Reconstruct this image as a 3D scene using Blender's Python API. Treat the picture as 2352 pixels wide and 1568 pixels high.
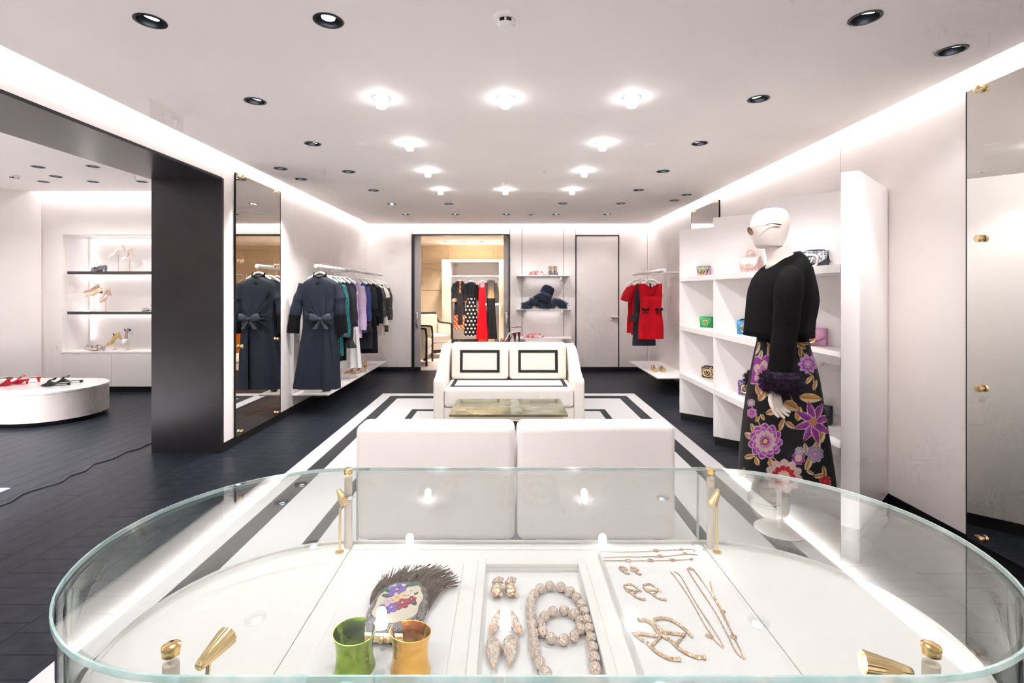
import bpy, bmesh, math, random
import numpy as np
from mathutils import Vector, Matrix
random.seed(7); RNG = np.random.default_rng(7)
for o in list(bpy.data.objects): bpy.data.objects.remove(o)
SC = bpy.context.scene
COL = SC.collection
PI = math.pi
# ---------------------------------------------------------------- camera
F, CX, CY, H = 1150.0, 1168.0, 669.0, 1.35      # focal length and principal point in pixels of 2352 x 1568, eye height
cam = bpy.data.objects.new('camera', bpy.data.cameras.new('camera')); COL.objects.link(cam)
cam.location = (0, 0, H); cam.rotation_euler = (PI/2, 0, 0)
cam.data.sensor_width = 36; cam.data.lens = F/2352*36
cam.data.shift_x = (1176-CX)/2352; cam.data.shift_y = -(784-CY)/2352
cam.data.clip_start = 0.02; cam.data.clip_end = 60
SC.camera = cam
# ---------------------------------------------------------------- world and exposure
W = bpy.data.worlds.new('world'); SC.world = W; W.use_nodes = True
W.node_tree.nodes['Background'].inputs[0].default_value = (0.9, 0.95, 1, 1)
W.node_tree.nodes['Background'].inputs[1].default_value = 0.05
vs = SC.view_settings
vs.view_transform = 'Standard'; vs.look = 'None'; vs.gamma = 1; vs.use_curve_mapping = False; vs.exposure = 1.58
SC.cycles.use_denoising = True; SC.cycles.use_adaptive_sampling = True; SC.cycles.adaptive_threshold = 0.1; SC.cycles.adaptive_min_samples = 10
SC.cycles.max_bounces = 9; SC.cycles.diffuse_bounces = 6; SC.cycles.glossy_bounces = 4
SC.cycles.transparent_max_bounces = 14; SC.cycles.transmission_bounces = 8
SC.cycles.sample_clamp_indirect = 10.0
SC.cycles.caustics_reflective = False; SC.cycles.caustics_refractive = False
# light strengths
P_SPOT, P_COVE, E_TUBE = 6.0, 1.05, 8.0
P_TUBE = 15.0
LW = (1.0, 0.985, 0.98)
def area(name, loc, rot, sx, sy, power, color=LW, spread=PI):
    l = bpy.data.lights.new(name, 'AREA'); l.shape = 'RECTANGLE'; l.size = sx; l.size_y = sy
    l.energy = power; l.color = color; l.spread = spread
    o = bpy.data.objects.new(name, l); COL.objects.link(o); o.location = loc; o.rotation_euler = rot
    return o
def spot(name, loc, target, power, angle=75, blend=0.6, r=0.03, color=LW):
    l = bpy.data.lights.new(name, 'SPOT'); l.energy = power; l.spot_size = math.radians(angle); l.spot_blend = blend
    l.shadow_soft_size = r; l.color = color
    o = bpy.data.objects.new(name, l); COL.objects.link(o); o.location = loc
    o.rotation_euler = (Vector(target)-Vector(loc)).to_track_quat('-Z', 'Y').to_euler()
    return o
ZC = 2.473        # main ceiling
XW = 2.40         # side walls
YB = 8.45         # back wall
# LED lines in the slot between ceiling edge and wall
area('cove_light', (-2.362, 2.75, 2.545), (0, 0, 0), 0.05, 11.1, P_COVE*11.1)
area('cove_light', (2.362, 2.75, 2.545), (0, 0, 0), 0.05, 11.1, P_COVE*11.1)
area('cove_light', (0, 8.375, 2.545), (0, 0, 0), 4.6, 0.05, P_COVE*4.6)
area('cove_light', (0, -2.93, 2.545), (0, 0, 0), 4.6, 0.05, P_COVE*4.6)  # unseen cove added along the front wall as fill
area('cove_light', (-7.53, 1.2, 2.74), (0, 0, 0), 0.05, 8, P_COVE*8)  # unseen cove added on the far side to brighten the shoe room
area('cove_light', (-5.2, -2.93, 2.74), (0, 0, 0), 4.2, 0.05, P_COVE*4.2)  # unseen cove added at the shoe room front, also for brightness
area('cove_light', (-3.05, 2.4, 2.74), (0, 0, 0), 0.05, 8, P_COVE*8)  # unseen cove added on the portal side, shoe room fill
# left room coves, its niche lines
area('cove_light', (-4.6, 6.665, 2.74), (0, 0, 0), 3.2, 0.05, P_COVE*3.6)
area('cove_light', (-6.93, 6.06, 2.74), (0, 0, math.atan2(1.22, 1.33)), 1.7, 0.05, P_COVE*1.2)

# ---------------------------------------------------------------- pixel helpers (photo pixel + known plane -> place)
def pd(x, y, d): return Vector(((x-CX)*d/F, d, H+(CY-y)*d/F))
def pz(x, y, z):
    d = (H-z)*F/(y-CY); return Vector(((x-CX)*d/F, d, z))
# ---------------------------------------------------------------- materials
MATS = {}
def mat(name, c=(0.8, 0.8, 0.8), rough=0.5, metal=0.0, emit=0.0, noise=0.0, scale=40.0, bump=0.0, bscale=None, sheen=0.0,
        spec=0.5, c2=None, stretch=(1, 1, 1), coat=0.0, attr=False, kind='noise', emc=None, trans=0.0):
    if name in MATS: return MATS[name]
    m = bpy.data.materials.new(name); m.use_nodes = True; nt = m.node_tree; b = nt.nodes['Principled BSDF']
    b.inputs['Base Color'].default_value = (*c, 1); b.inputs['Roughness'].default_value = rough
    b.inputs['Metallic'].default_value = metal; b.inputs['Specular IOR Level'].default_value = spec
    b.inputs['Sheen Weight'].default_value = sheen; b.inputs['Coat Weight'].default_value = coat
    if trans: b.inputs['Transmission Weight'].default_value = trans
    if emit:
        b.inputs['Emission Color'].default_value = (*(emc or c), 1); b.inputs['Emission Strength'].default_value = emit
    tc = nt.nodes.new('ShaderNodeTexCoord'); mp = nt.nodes.new('ShaderNodeMapping')
    mp.inputs['Scale'].default_value = stretch
    nt.links.new(tc.outputs['Object'], mp.inputs['Vector'])
    def tex(sc):
        if kind == 'voronoi':
            t = nt.nodes.new('ShaderNodeTexVoronoi'); t.inputs['Scale'].default_value = sc
            nt.links.new(mp.outputs[0], t.inputs['Vector']); return t.outputs['Color'], t.outputs['Distance']
        t = nt.nodes.new('ShaderNodeTexNoise'); t.inputs['Scale'].default_value = sc; t.inputs['Detail'].default_value = 4
        nt.links.new(mp.outputs[0], t.inputs['Vector']); return t.outputs[0], t.outputs[0]
    if attr:
        a = nt.nodes.new('ShaderNodeAttribute'); a.attribute_name = 'Col'
        nt.links.new(a.outputs['Color'], b.inputs['Base Color'])
    elif noise or c2:
        f, _ = tex(scale)
        mx = nt.nodes.new('ShaderNodeMix'); mx.data_type = 'RGBA'
        mx.inputs['A'].default_value = (*c, 1)
        mx.inputs['B'].default_value = (*(c2 or [x*(1-noise) for x in c]), 1)
        rp = nt.nodes.new('ShaderNodeValToRGB'); rp.color_ramp.elements[0].position = 0.35; rp.color_ramp.elements[1].position = 0.65
        nt.links.new(f, rp.inputs[0]); nt.links.new(rp.outputs[0], mx.inputs['Factor'])
        nt.links.new(mx.outputs['Result'], b.inputs['Base Color'])
    if bump:
        _, f = tex(bscale or scale)
        bp = nt.nodes.new('ShaderNodeBump'); bp.inputs['Strength'].default_value = bump; bp.inputs['Distance'].default_value = 0.002
        nt.links.new(f, bp.inputs['Height']); nt.links.new(bp.outputs[0], b.inputs['Normal'])
    MATS[name] = m; return m
def glass_mat(name, tint=(0.97, 0.985, 0.98), f0=0.045, boost=1.5):
    """thin clear glass: transparent with a mirror part that grows towards grazing view (Schlick)"""
    if name in MATS: return MATS[name]
    m = bpy.data.materials.new(name); m.use_nodes = True; nt = m.node_tree; nt.nodes.clear()
    N = nt.nodes.new
    out = N('ShaderNodeOutputMaterial'); mx = N('ShaderNodeMixShader'); tr = N('ShaderNodeBsdfTransparent'); gl = N('ShaderNodeBsdfGlossy')
    tr.inputs[0].default_value = (*tint, 1); gl.inputs['Roughness'].default_value = 0.0; gl.inputs['Color'].default_value = (0.97, 1, 0.99, 1)
    g = N('ShaderNodeNewGeometry'); dt = N('ShaderNodeVectorMath'); dt.operation = 'DOT_PRODUCT'
    nt.links.new(g.outputs['Incoming'], dt.inputs[0]); nt.links.new(g.outputs['Normal'], dt.inputs[1])
    def mth(op, a, b=None):
        n = N('ShaderNodeMath'); n.operation = op
        for i, v in enumerate((a, b)):
            if v is None: continue
            if isinstance(v, (int, float)): n.inputs[i].default_value = v
            else: nt.links.new(v, n.inputs[i])
        return n.outputs[0]
    c = mth('ABSOLUTE', dt.outputs['Value']); p = mth('POWER', mth('SUBTRACT', 1.0, c), 5.0)
    fr = mth('MINIMUM', mth('ADD', mth('MULTIPLY', p, boost*(1-f0)), f0), 1.0)
    nt.links.new(fr, mx.inputs[0]); nt.links.new(tr.outputs[0], mx.inputs[1]); nt.links.new(gl.outputs[0], mx.inputs[2])
    nt.links.new(mx.outputs[0], out.inputs[0]); MATS[name] = m; return m
WALL = mat('wall_paint', (0.87, 0.812, 0.788), 0.55, noise=0.02, scale=3)
CEIL = mat('ceiling_paint', (0.92, 0.876, 0.862), 0.7, noise=0.02, scale=2)
WHITE = mat('white_lacquer', (0.84, 0.803, 0.793), 0.4, noise=0.015, scale=5)
BEIGE = mat('beige_wall', (0.80, 0.68, 0.52), 0.55, noise=0.03, scale=4)
BLACK = mat('black_trim', (0.012, 0.012, 0.013), 0.32, noise=0.2, scale=8)
PORTAL = mat('blackened_metal', (0.055, 0.052, 0.056), 0.28, metal=0.6, noise=0.1, scale=3)
PLANK = mat('dark_plank', (0.010, 0.012, 0.018), 0.36, c2=(0.021, 0.023, 0.031), scale=5, stretch=(3, 3, 3), bump=0.15, bscale=40, spec=0.12)
SUBFL = mat('dark_floor', (0.028, 0.03, 0.036), 0.4, noise=0.2, scale=6)
MIRROR = mat('mirror_glass', (0.86, 0.86, 0.82), 0.0, metal=1.0, noise=0.005, scale=2)
GOLD = mat('gold', (0.90, 0.66, 0.30), 0.18, metal=1.0, noise=0.08, scale=60)
BRASS = mat('brass', (0.82, 0.64, 0.36), 0.25, metal=1.0, noise=0.08, scale=30)
ROSEG = mat('rose_gold', (0.95, 0.68, 0.48), 0.2, metal=1.0, noise=0.05, scale=80)
GLASS = glass_mat('clear_glass')
AQUA = mat('glass_edge', (0.50, 0.80, 0.78), 0.06, c2=(0.80, 0.95, 0.94), scale=30, emit=0.0, spec=0.8, trans=0.35)
RUBBER = mat('black_rubber', (0.01, 0.01, 0.01), 0.45, noise=0.1)
CHROME = mat('satin_metal', (0.75, 0.73, 0.72), 0.3, metal=1.0, noise=0.05)
# ---------------------------------------------------------------- mesh builder
class MB:
    def __init__(s): s.v = []; s.f = []; s.c = None
    def add(s, vs_, fs_):
        n = len(s.v); s.v += [tuple(p) for p in vs_]; s.f += [tuple(i+n for i in q) for q in fs_]; return s
    def box(s, x0, x1, y0, y1, z0, z1):
        return s.add([(x0,y0,z0),(x1,y0,z0),(x1,y1,z0),(x0,y1,z0),(x0,y0,z1),(x1,y0,z1),(x1,y1,z1),(x0,y1,z1)],
                     [(3,2,1,0),(4,5,6,7),(0,1,5,4),(1,2,6,5),(2,3,7,6),(3,0,4,7)])
    def cbox(s, c, d): return s.box(c[0]-d[0]/2, c[0]+d[0]/2, c[1]-d[1]/2, c[1]+d[1]/2, c[2]-d[2]/2, c[2]+d[2]/2)
    def prism(s, poly, z0, z1):
        n = len(poly); a = sum(poly[i][0]*poly[(i+1)%n][1]-poly[(i+1)%n][0]*poly[i][1] for i in range(n))
        if a < 0: poly = poly[::-1]
        return s.add([(x,y,z0) for x,y in poly]+[(x,y,z1) for x,y in poly],
                     [tuple(range(n))[::-1], tuple(range(n, 2*n))]+[(i,(i+1)%n,n+(i+1)%n,n+i) for i in range(n)])
    def loft(s, rings, cap0=True, cap1=True, closed=True):
        n = len(rings[0]); vs_ = [p for r in rings for p in r]; fs_ = []
        for k in range(len(rings)-1):
            for i in range(n if closed else n-1):
                j = (i+1) % n; fs_.append((k*n+i, k*n+j, (k+1)*n+j, (k+1)*n+i))
        if cap0: fs_.append(tuple(range(n))[::-1])
        if cap1: fs_.append(tuple((len(rings)-1)*n+i for i in range(n)))
        return s.add(vs_, fs_)
    def tube(s, pts, r, n=8, flat=1.0, caps=True):
        pts = [Vector(p) for p in pts]; R = r if isinstance(r, (list, tuple)) else [r]*len(pts)
        rings = []; prev = None
        for k, p in enumerate(pts):
            t = (pts[min(k+1, len(pts)-1)]-pts[max(k-1, 0)]).normalized()
            if prev is None:
                up = Vector((0, 0, 1)) if abs(t.z) < 0.9 else Vector((0, 1, 0)); u = t.cross(up).normalized()
            else:
                u = (prev-t*prev.dot(t)); u = u.normalized() if u.length > 1e-6 else t.orthogonal().normalized()
            prev = u; w = t.cross(u)
            rings.append([p+(u*math.cos(2*PI*i/n)+w*math.sin(2*PI*i/n)*flat)*R[k] for i in range(n)])
        return s.loft(rings, caps, caps)
    def lathe(s, prof, n=24, c=(0, 0, 0), m=None, cap0=True, cap1=True):
        rings = [[Vector((r*math.cos(2*PI*i/n), r*math.sin(2*PI*i/n), z)) for i in range(n)] for r, z in prof]
        if m is not None: rings = [[m @ p for p in r] for r in rings]
        C = Vector(c); return s.loft([[p+C for p in r] for r in rings], cap0, cap1)
    def ell(s, c, r, n=12, k=8, m=None):
        C = Vector(c); rings = []
        for j in range(k+1):
            a = -PI/2+PI*j/k; a = max(min(a, PI/2-0.02), -PI/2+0.02)
            ring = [Vector((r[0]*math.cos(a)*math.cos(2*PI*i/n), r[1]*math.cos(a)*math.sin(2*PI*i/n), r[2]*math.sin(a))) for i in range(n)]
            if m is not None: ring = [m @ p for p in ring]
            rings.append([p+C for p in ring])
        return s.loft(rings)
    def xf(s, m): s.v = [tuple(m @ Vector(p)) for p in s.v]; return s
    def mesh(s, name, smooth=False, bevel=0.0, seg=2, colors=None):
        me = bpy.data.meshes.new(name); me.from_pydata(s.v, [], s.f)
        if bevel:
            bm = bmesh.new(); bm.from_mesh(me)
            bm.normal_update()
            ed = [e for e in bm.edges if len(e.link_faces) == 2 and e.calc_face_angle(0) > 0.6]
            bmesh.ops.bevel(bm, geom=ed, offset=bevel, segments=seg, profile=0.5, affect='EDGES', clamp_overlap=True)
            bm.to_mesh(me); bm.free()
        if colors is not None:
            a = me.color_attributes.new('Col', 'FLOAT_COLOR', 'POINT')
            c4 = np.ones((len(colors), 4), np.float32); c4[:, :3] = colors; a.data.foreach_set('color', c4.ravel())
        if smooth:
            me.polygons.foreach_set('use_smooth', [True]*len(me.polygons))
            if smooth != 'all':
                try: me.set_sharp_from_angle(angle=math.radians(40))
                except Exception: pass
        me.update(); return me
    def build(s, name, m, parent=None, smooth=False, bevel=0.0, seg=2, kind=None, colors=None, label=None):
        me = s.mesh(name, smooth or bool(bevel), bevel, seg, colors); me.materials.append(m)
        return link(name, me, parent, kind, label)
def link(name, me, parent=None, kind=None, label=None):
    o = bpy.data.objects.new(name, me); COL.objects.link(o)
    if parent is not None: o.parent = parent
    if kind: o['kind'] = kind
    if label: o['label'] = label
    return o
def tag(o, label, cat, group=None, kind=None):
    o['label'] = label; o['category'] = cat
    if group: o['group'] = group
    if kind: o['kind'] = kind
    return o
def thing(name, label, cat, loc=(0, 0, 0), rz=0.0, group=None, kind=None, rot=None):
    o = bpy.data.objects.new(name, None); COL.objects.link(o); o.empty_display_size = 0.05
    o.location = loc; o.rotation_euler = rot or (0, 0, rz)
    return tag(o, label, cat, group, kind)
def dup(o, parent=None):
    c = o.copy(); COL.objects.link(c); c.parent = parent
    for ch in list(o.children): dup(ch, c)
    return c
def smooth_path(pts, n=8):
    P = [Vector(p) for p in pts]; out = []
    for i in range(len(P)-1):
        a, b, c, d = P[max(i-1, 0)], P[i], P[i+1], P[min(i+2, len(P)-1)]
        for k in range(n):
            t = k/n
            out.append(0.5*((2*b)+(c-a)*t+(2*a-5*b+4*c-d)*t*t+(3*b-a-3*c+d)*t**3))
    return out+[P[-1]]
def text_mesh(name, body, size, m, parent, loc, rot, extrude=0.001, bold=False, sx=1.0):
    cu = bpy.data.curves.new(name, 'FONT'); cu.body = body; cu.size = size; cu.extrude = extrude; cu.align_x = 'CENTER'; cu.align_y = 'CENTER'
    t = bpy.data.objects.new(name, cu); COL.objects.link(t)
    me = bpy.data.meshes.new_from_object(t); bpy.data.objects.remove(t)
    me.materials.append(m); o = link(name, me, parent); o.location = loc; o.rotation_euler = rot; o.scale = (sx, 1, 1); return o
# ================================================================ SETTING
# ---- floor with planks
fl = tag(MB().box(-7.7, 2.7, -3.1, 12.4, -0.06, -0.011).build('floor', SUBFL), 'dark stained wooden plank floor of the shop', 'floor', kind='structure')
plank_me = {}
def plank(x0, x1, y0, y1):
    k = (round(x1-x0, 3), round(y1-y0, 3))
    if k not in plank_me:
        a, b = k; me = MB().box(-a/2, a/2, -b/2, b/2, 0, 0.011).mesh('plank'); me.materials.append(PLANK); plank_me[k] = me
    o = link('plank', plank_me[k], fl); o.location = ((x0+x1)/2, (y0+y1)/2, -0.011); return o
far = MB()
G = 0.0012
def plank_or_far(x0, x1, y0, y1, near):
    if near: plank(x0+G, x1-G, y0+G, y1-G)
    else: far.box(x0+G, x1-G, y0+G, y1-G, -0.011, 0)
cols = [(-2.40, -1.95), (-1.95, -1.50), (-1.50, -0.9), (-0.9, -0.3), (-0.3, 0.3), (0.3, 0.9), (0.9, 1.5), (1.5, 1.95), (1.95, 2.40)]
for ci, (a, b) in enumerate(cols):
    y = -3.0+0.06*(ci % 2)
    while y < YB:
        y1 = min(y+0.12, YB+0.1)
        near = (ci in (0, 1) and 1.9 < y < 8.0) or (ci in (7, 8) and 2.6 < y < 8.0)
        if not (2 <= ci <= 6 and -0.3 < y < 6.4): plank_or_far(a, b, y, y1, near)
        y = y1
for i in range(36):
    a = -2.40-0.145*(i+1); b = a+0.145; y = -3.0+((i*0.37) % 1.3)
    while y < 6.75:
        y1 = min(y+1.3, 6.75)
        plank_or_far(a, b, y, y1, i < 12 and 1.6 < (y+y1)/2 < 6.2)
        y = y1
far.build('distant_planks', PLANK, fl, kind='stuff')
tag(MB().box(-3.6, 2.6, YB+0.16, 12.3, -0.011, 0.004).build('floor_back_room', mat('pale_carpet', (0.78, 0.70, 0.67), 0.9, noise=0.06, scale=60, bump=0.2)),
    'pale pink carpet of the back room past the doorway', 'carpet', kind='structure')
# ---- ceilings with real downlight holes
def slab(name, x0, x1, y0, y1, z, holes, label, m=CEIL):
    o = MB().box(x0, x1, y0, y1, z, z+0.05).build(name, m); tag(o, label, 'ceiling', kind='structure')
    if holes:
        cut = MB()
        for hx, hy, r in holes: cut.lathe([(r, -0.05), (r, 0.1)], 24, (hx, hy, z))
        c = cut.build('cutter', m); md = o.modifiers.new('holes', 'BOOLEAN'); md.object = c; md.operation = 'DIFFERENCE'; md.solver = 'EXACT'
        dg = bpy.context.evaluated_depsgraph_get(); me = bpy.data.meshes.new_from_object(o.evaluated_get(dg))
        o.modifiers.clear(); old = o.data; o.data = me; bpy.data.objects.remove(c)
    return o
def on_ceiling(x, y, z=ZC): return pz(x, y, z)
DL = [(345,48),(754,47),(1987,41),(2186,116),(586,232),(1742,227),(718,330),(1607,329),(645,387),(691,411),(801,394),(1523,393),
      (858,437),(1467,436),(1577,447),(1549,460),(900,468),(1031,468),(1293,467),(1426,467),(932,492),(1046,492),(1163,492),(1277,492),(1395,492)]
DLP = [on_ceiling(x, y) for x, y in DL]
HID = [(-1.45, 0.6), (1.45, 0.6), (-0.7, 0.2), (0.7, 0.2), (-1.45, -1.2), (0.0, -1.2), (1.45, -1.2), (2.18, 2.0)]  # unseen downlights added to wash the front wall, except the last
DLP += [Vector((x, y, ZC)) for x, y in HID]
TUBES = [(876,225),(1161,225),(1451,224),(941,328),(1384,328),(983,391.5),(1342,391.5),(1012,434.5),(1161,434.5),(1314,434.5)]
TBP = [on_ceiling(x, y) for x, y in TUBES]+[Vector((x, y, ZC)) for x, y in ((-0.74, 1.35), (0.72, 1.35), (-0.74, -0.2), (0.72, -0.2))]  # last four are unseen lamps added near the viewer for fill
slab('ceiling', -2.32, 2.32, -2.88, 8.30, ZC, [(p.x, p.y, 0.054) for p in DLP]+[(p.x, p.y, 0.046) for p in TBP], 'pale pinkish grey plaster ceiling of the main room')
ZL = 2.67
DLL = [pz(x, y, ZL) for x, y in ((87,383),(213,382),(100,417),(214,417),(326,417))]+[Vector((x, y, ZL)) for x, y in ((-4.6, 3.6), (-6.2, 3.2), (-5.2, 5.75), (-4.2, 2.0), (-6.2, 1.0))]  # last five are unseen extras; the near ones flood the mat for bounce
slab('ceiling_left_room', -7.47, -3.1, -2.88, 6.60, ZL, [(p.x, p.y, 0.054) for p in DLL], 'white plaster ceiling of the shoe room past the black portal')
DLB = [pz(x, y, 2.45) for x, y in ((1024,554.5),(1065,554.5),(1106,554.5),(1147,554.5))]+[Vector((1.6, 9.6, 2.45)), Vector((-2.0, 10.2, 2.45))]
slab('ceiling_back_room', -3.6, 2.6, YB+0.16, 12.3, 2.45, [(p.x, p.y, 0.05) for p in DLB], 'warm white ceiling of the back room past the doorway')
tag(MB().box(-7.8, 2.8, -3.2, 12.5, 2.86, 2.92).build('ceiling_upper', CEIL), 'unseen upper slab added above the light coves against leaks', 'ceiling', kind='structure')  # unseen slab put over the ceilings to stop light leaks
# ---- main room walls
PT = 2.84
def panels(parent, axis, at, ranges, z0=0.075, z1=PT, m=WALL, g=0.003, th=0.02):
    for a, b in ranges:
        mb = MB()
        if axis == 'x+': mb.box(at-th, at, a+g, b-g, z0, z1)      # face looks to +x
        if axis == 'x-': mb.box(at, at+th, a+g, b-g, z0, z1)
        if axis == 'y-': mb.box(a+g, b-g, at, at+th, z0, z1)
        mb.build('wall_panel', m, parent)
JOINT = mat('joint_dark', (0.05, 0.045, 0.045), 0.7, noise=0.1)  # dark backing that shows in the gaps between wall panels
wl = tag(MB().box(-2.96, -2.421, 4.22, YB+0.1, 0, PT).build('wall_left', JOINT), 'pale pink panelled wall behind the long clothes rail', 'wall', kind='structure')
MB().box(-2.96, -2.421, 0.62, 4.22, 2.31, PT).build('header', JOINT, wl)
MB().box(-2.96, -2.421, -3.0, 0.58, 0, PT).build('near_pier', JOINT, wl)
panels(wl, 'x+', -2.40, [(4.19, 5.237), (5.24, 5.60), (5.60, 6.80), (6.80, YB)])
panels(wl, 'x+', -2.40, [(0.60, 4.19)], z0=2.293)
panels(wl, 'x+', -2.40, [(-3.0, 0.6)])
wr = tag(MB().box(2.421, 2.6, -3.0, YB+0.1, 0, PT).build('wall_right', JOINT), 'pale pink panelled wall behind the handbag shelves', 'wall', kind='structure')
panels(wr, 'x-', 2.40, [(-3.0, 1.35), (1.35, 2.61), (2.61, 3.62), (3.62, 5.67), (5.67, 6.54), (6.54, 7.55), (7.55, YB)])
def bx(x): return (x-CX)*YB/F
def bz(y): return H+(CY-y)*YB/F
DX0, DX1, DZ = bx(948), bx(1171), bz(540)
wb = tag(MB().box(-2.6, DX0-0.02, YB+0.021, YB+0.15, 0, PT).build('wall_back', JOINT), 'pale pink panelled end wall with the doorway and display shelves', 'wall', kind='structure')
MB().box(DX1+0.02, 2.6, YB+0.021, YB+0.15, 0, PT).build('backing', JOINT, wb)
MB().box(DX0-0.02, DX1+0.02, YB+0.021, YB+0.15, DZ+0.02, PT).build('backing', JOINT, wb)
EX0, EX1 = bx(1322), bx(1422)
panels(wb, 'y-', YB, [(-2.42, DX0)]); panels(wb, 'y-', YB, [(DX0, DX1)], z0=DZ+0.004)
panels(wb, 'y-', YB, [(DX1, bx(1199))], g=0.004); panels(wb, 'y-', YB, [(bx(1199), bx(1295)), (bx(1295), EX0)], g=0.004)
panels(wb, 'y-', YB, [(EX0, EX1)], z0=DZ+0.004); panels(wb, 'y-', YB, [(EX1, bx(1487)), (bx(1487), 2.42)])
tag(MB().box(-7.7, 2.6, -3.12, -3.0, 0, PT).build('wall_front', WALL), 'plain pink wall behind the camera closing the shop', 'wall', kind='structure')
# baseboards
tag(MB().box(-2.42, -2.394, 4.19, YB, 0, 0.07).build('baseboard_left', BLACK), 'black baseboard under the wall with the long clothes rail', 'baseboard', kind='structure')
tag(MB().box(2.394, 2.42, 0.0, YB, 0, 0.07).build('baseboard_right', BLACK), 'black baseboard under the wall with the big mirrors', 'baseboard', kind='structure')
b_ = tag(MB().box(-2.394, DX0, YB-0.006, YB+0.02, 0, 0.07).build('baseboard_back', BLACK), 'black baseboard along the end wall beside the doorway', 'baseboard', kind='structure')
MB().box(DX1, 2.394, YB-0.006, YB+0.02, 0, 0.07).build('baseboard_run', BLACK, b_)
# ---- black portal
tr = tag(MB().box(-2.985, -2.397, 4.185, 4.215, 0, 2.30).build('trim_1', PORTAL), 'wide black metal portal lining between main room and shoe room', 'portal', kind='structure')
MB().box(-2.985, -2.397, 0.60, 4.185, 2.285, 2.305).build('soffit', PORTAL, tr)
MB().box(-2.985, -2.397, 0.58, 0.60, 0, 2.30).build('jamb', PORTAL, tr)
# ---- left room shell
def lx(x, d=6.72): return (x-CX)*d/F
def lz(y, d=6.72): return H+(CY-y)*d/F
YL = 6.72
NX0, NX1, NZ0, NZ1, NY = lx(143), -3.7, lz(807), lz(538), 7.14
wn = tag(MB().box(-6.3, NX0, YL, YL+0.05, 0.07, PT).build('wall_left_room', WALL), 'pale end wall of the shoe room around the lit niche', 'wall', kind='structure')
MB().box(NX0, -2.97, YL, YL+0.05, NZ1, PT).build('upper_panel', WALL, wn)
MB().box(NX1, -2.97, YL, YL+0.05, 0.07, NZ1).build('side_panel', WALL, wn)
for a, b in ((NX0, lx(256)), (lx(256), lx(256)+0.95), (lx(256)+0.95, NX1)):
    MB().box(a+0.002, b-0.002, YL-0.004, YL+0.05, 0.075, NZ0-0.02).build('wall_panel', WHITE, wn)
nb = MB(); nb.box(NX0-0.03, NX1+0.03, NY, NY+0.03, NZ0-0.05, NZ1+0.03); nb.build('niche_back', WHITE, wn)
for a in (NX0-0.03, NX1): MB().box(a, a+0.03, YL+0.052, NY, NZ0-0.05, NZ1).build('niche_side', WHITE, wn)
MB().box(NX0-0.03, NX1+0.03, YL+0.052, NY, NZ1, NZ1+0.03).build('niche_top', WHITE, wn)
MB().box(NX0, NX1, YL-0.008, NY, NZ0-0.02, NZ0).build('niche_sill', WHITE, wn)
tag(MB().box(-6.3, -2.97, YL+0.01, YL+0.05, 0, 0.07).build('baseboard_left_room', BLACK), 'black baseboard under the lit shoe niche', 'baseboard', kind='structure')
A0, A1 = Vector((-6.27, YL)), Vector((-7.6, 5.5))
n_ = Vector((A1.y-A0.y, A0.x-A1.x)).normalized()*0.05
tag(MB().prism([A0, A1, A1-n_, A0-n_], 0, PT).build('wall_left_room_angled', WALL), 'angled pale wall beyond the low white podium', 'wall', kind='structure')
tag(MB().box(-7.7, -7.6, -3.0, 5.52, 0, PT).build('wall_left_room_side', WALL), 'plain far side wall of the shoe room', 'wall', kind='structure')
for i, z in enumerate((lz(626), lz(718.5))):
    s_ = thing('niche_shelf', ('upper', 'lower')[i]+' black edged shelf in the lit shoe niche', 'shelf', (0, 0, z-0.02), group='niche shelves')
    MB().box(lx(152), NX1-0.004, YL+0.03, NY-0.005, 0.006, 0.036).build('board', WHITE, s_)
    MB().box(lx(152), NX1-0.004, YL+0.015, YL+0.0295, 0, 0.038).build('front_edge', mat('dark_bronze', (0.06, 0.052, 0.05), 0.4, noise=0.1), s_)
for z, p in ((NZ1-0.006, 0.7), (lz(626)-0.016, 0.5), (lz(718.5)-0.016, 0.5)):
    area('niche_light', ((NX0+NX1)/2, NY-0.035, z), (0, 0, 0), NX1-NX0-0.1, 0.025, p)
area('niche_light', (NX0+0.02, NY-0.04, (NZ0+NZ1)/2), (0, -PI/2, 0), 1.3, 0.025, 0.45)
# ---- back room shell
YR = 12.05
wk = tag(MB().box(-3.6, 2.6, YR, YR+0.1, 0, PT).build('wall_back_room', BEIGE), 'beige panelled wall at the far end of the back room', 'wall', kind='structure')
tag(MB().box(-3.7, -3.6, YB+0.1, 12.1, 0, PT).build('wall_back_room_west', BEIGE), 'beige side wall of the back room behind the armchair', 'wall', kind='structure')
we = tag(MB().box(2.6, 2.7, YB+0.1, 12.1, 0, PT).build('wall_back_room_east', BEIGE), 'beige side wall of the back room seen in the tall mirror', 'wall', kind='structure')
for x in np.arange(-3.3, 2.4, 0.62):
    for z0, z1 in ((0.25, 0.62), (0.8, 1.22), (1.38, 1.9), (2.02, 2.34)):
        MB().box(x, x+0.46, YR-0.014, YR, z0, z1).build('wall_panel', BEIGE, wk, bevel=0.004, seg=1)
for y in np.arange(8.8, 11.9, 0.62):
    for z0, z1 in ((0.25, 0.62), (0.8, 1.22), (1.38, 1.9), (2.02, 2.34)):
        MB().box(2.586, 2.6, y, y+0.46, z0, z1).build('wall_panel', BEIGE, we, bevel=0.004, seg=1)
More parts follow.
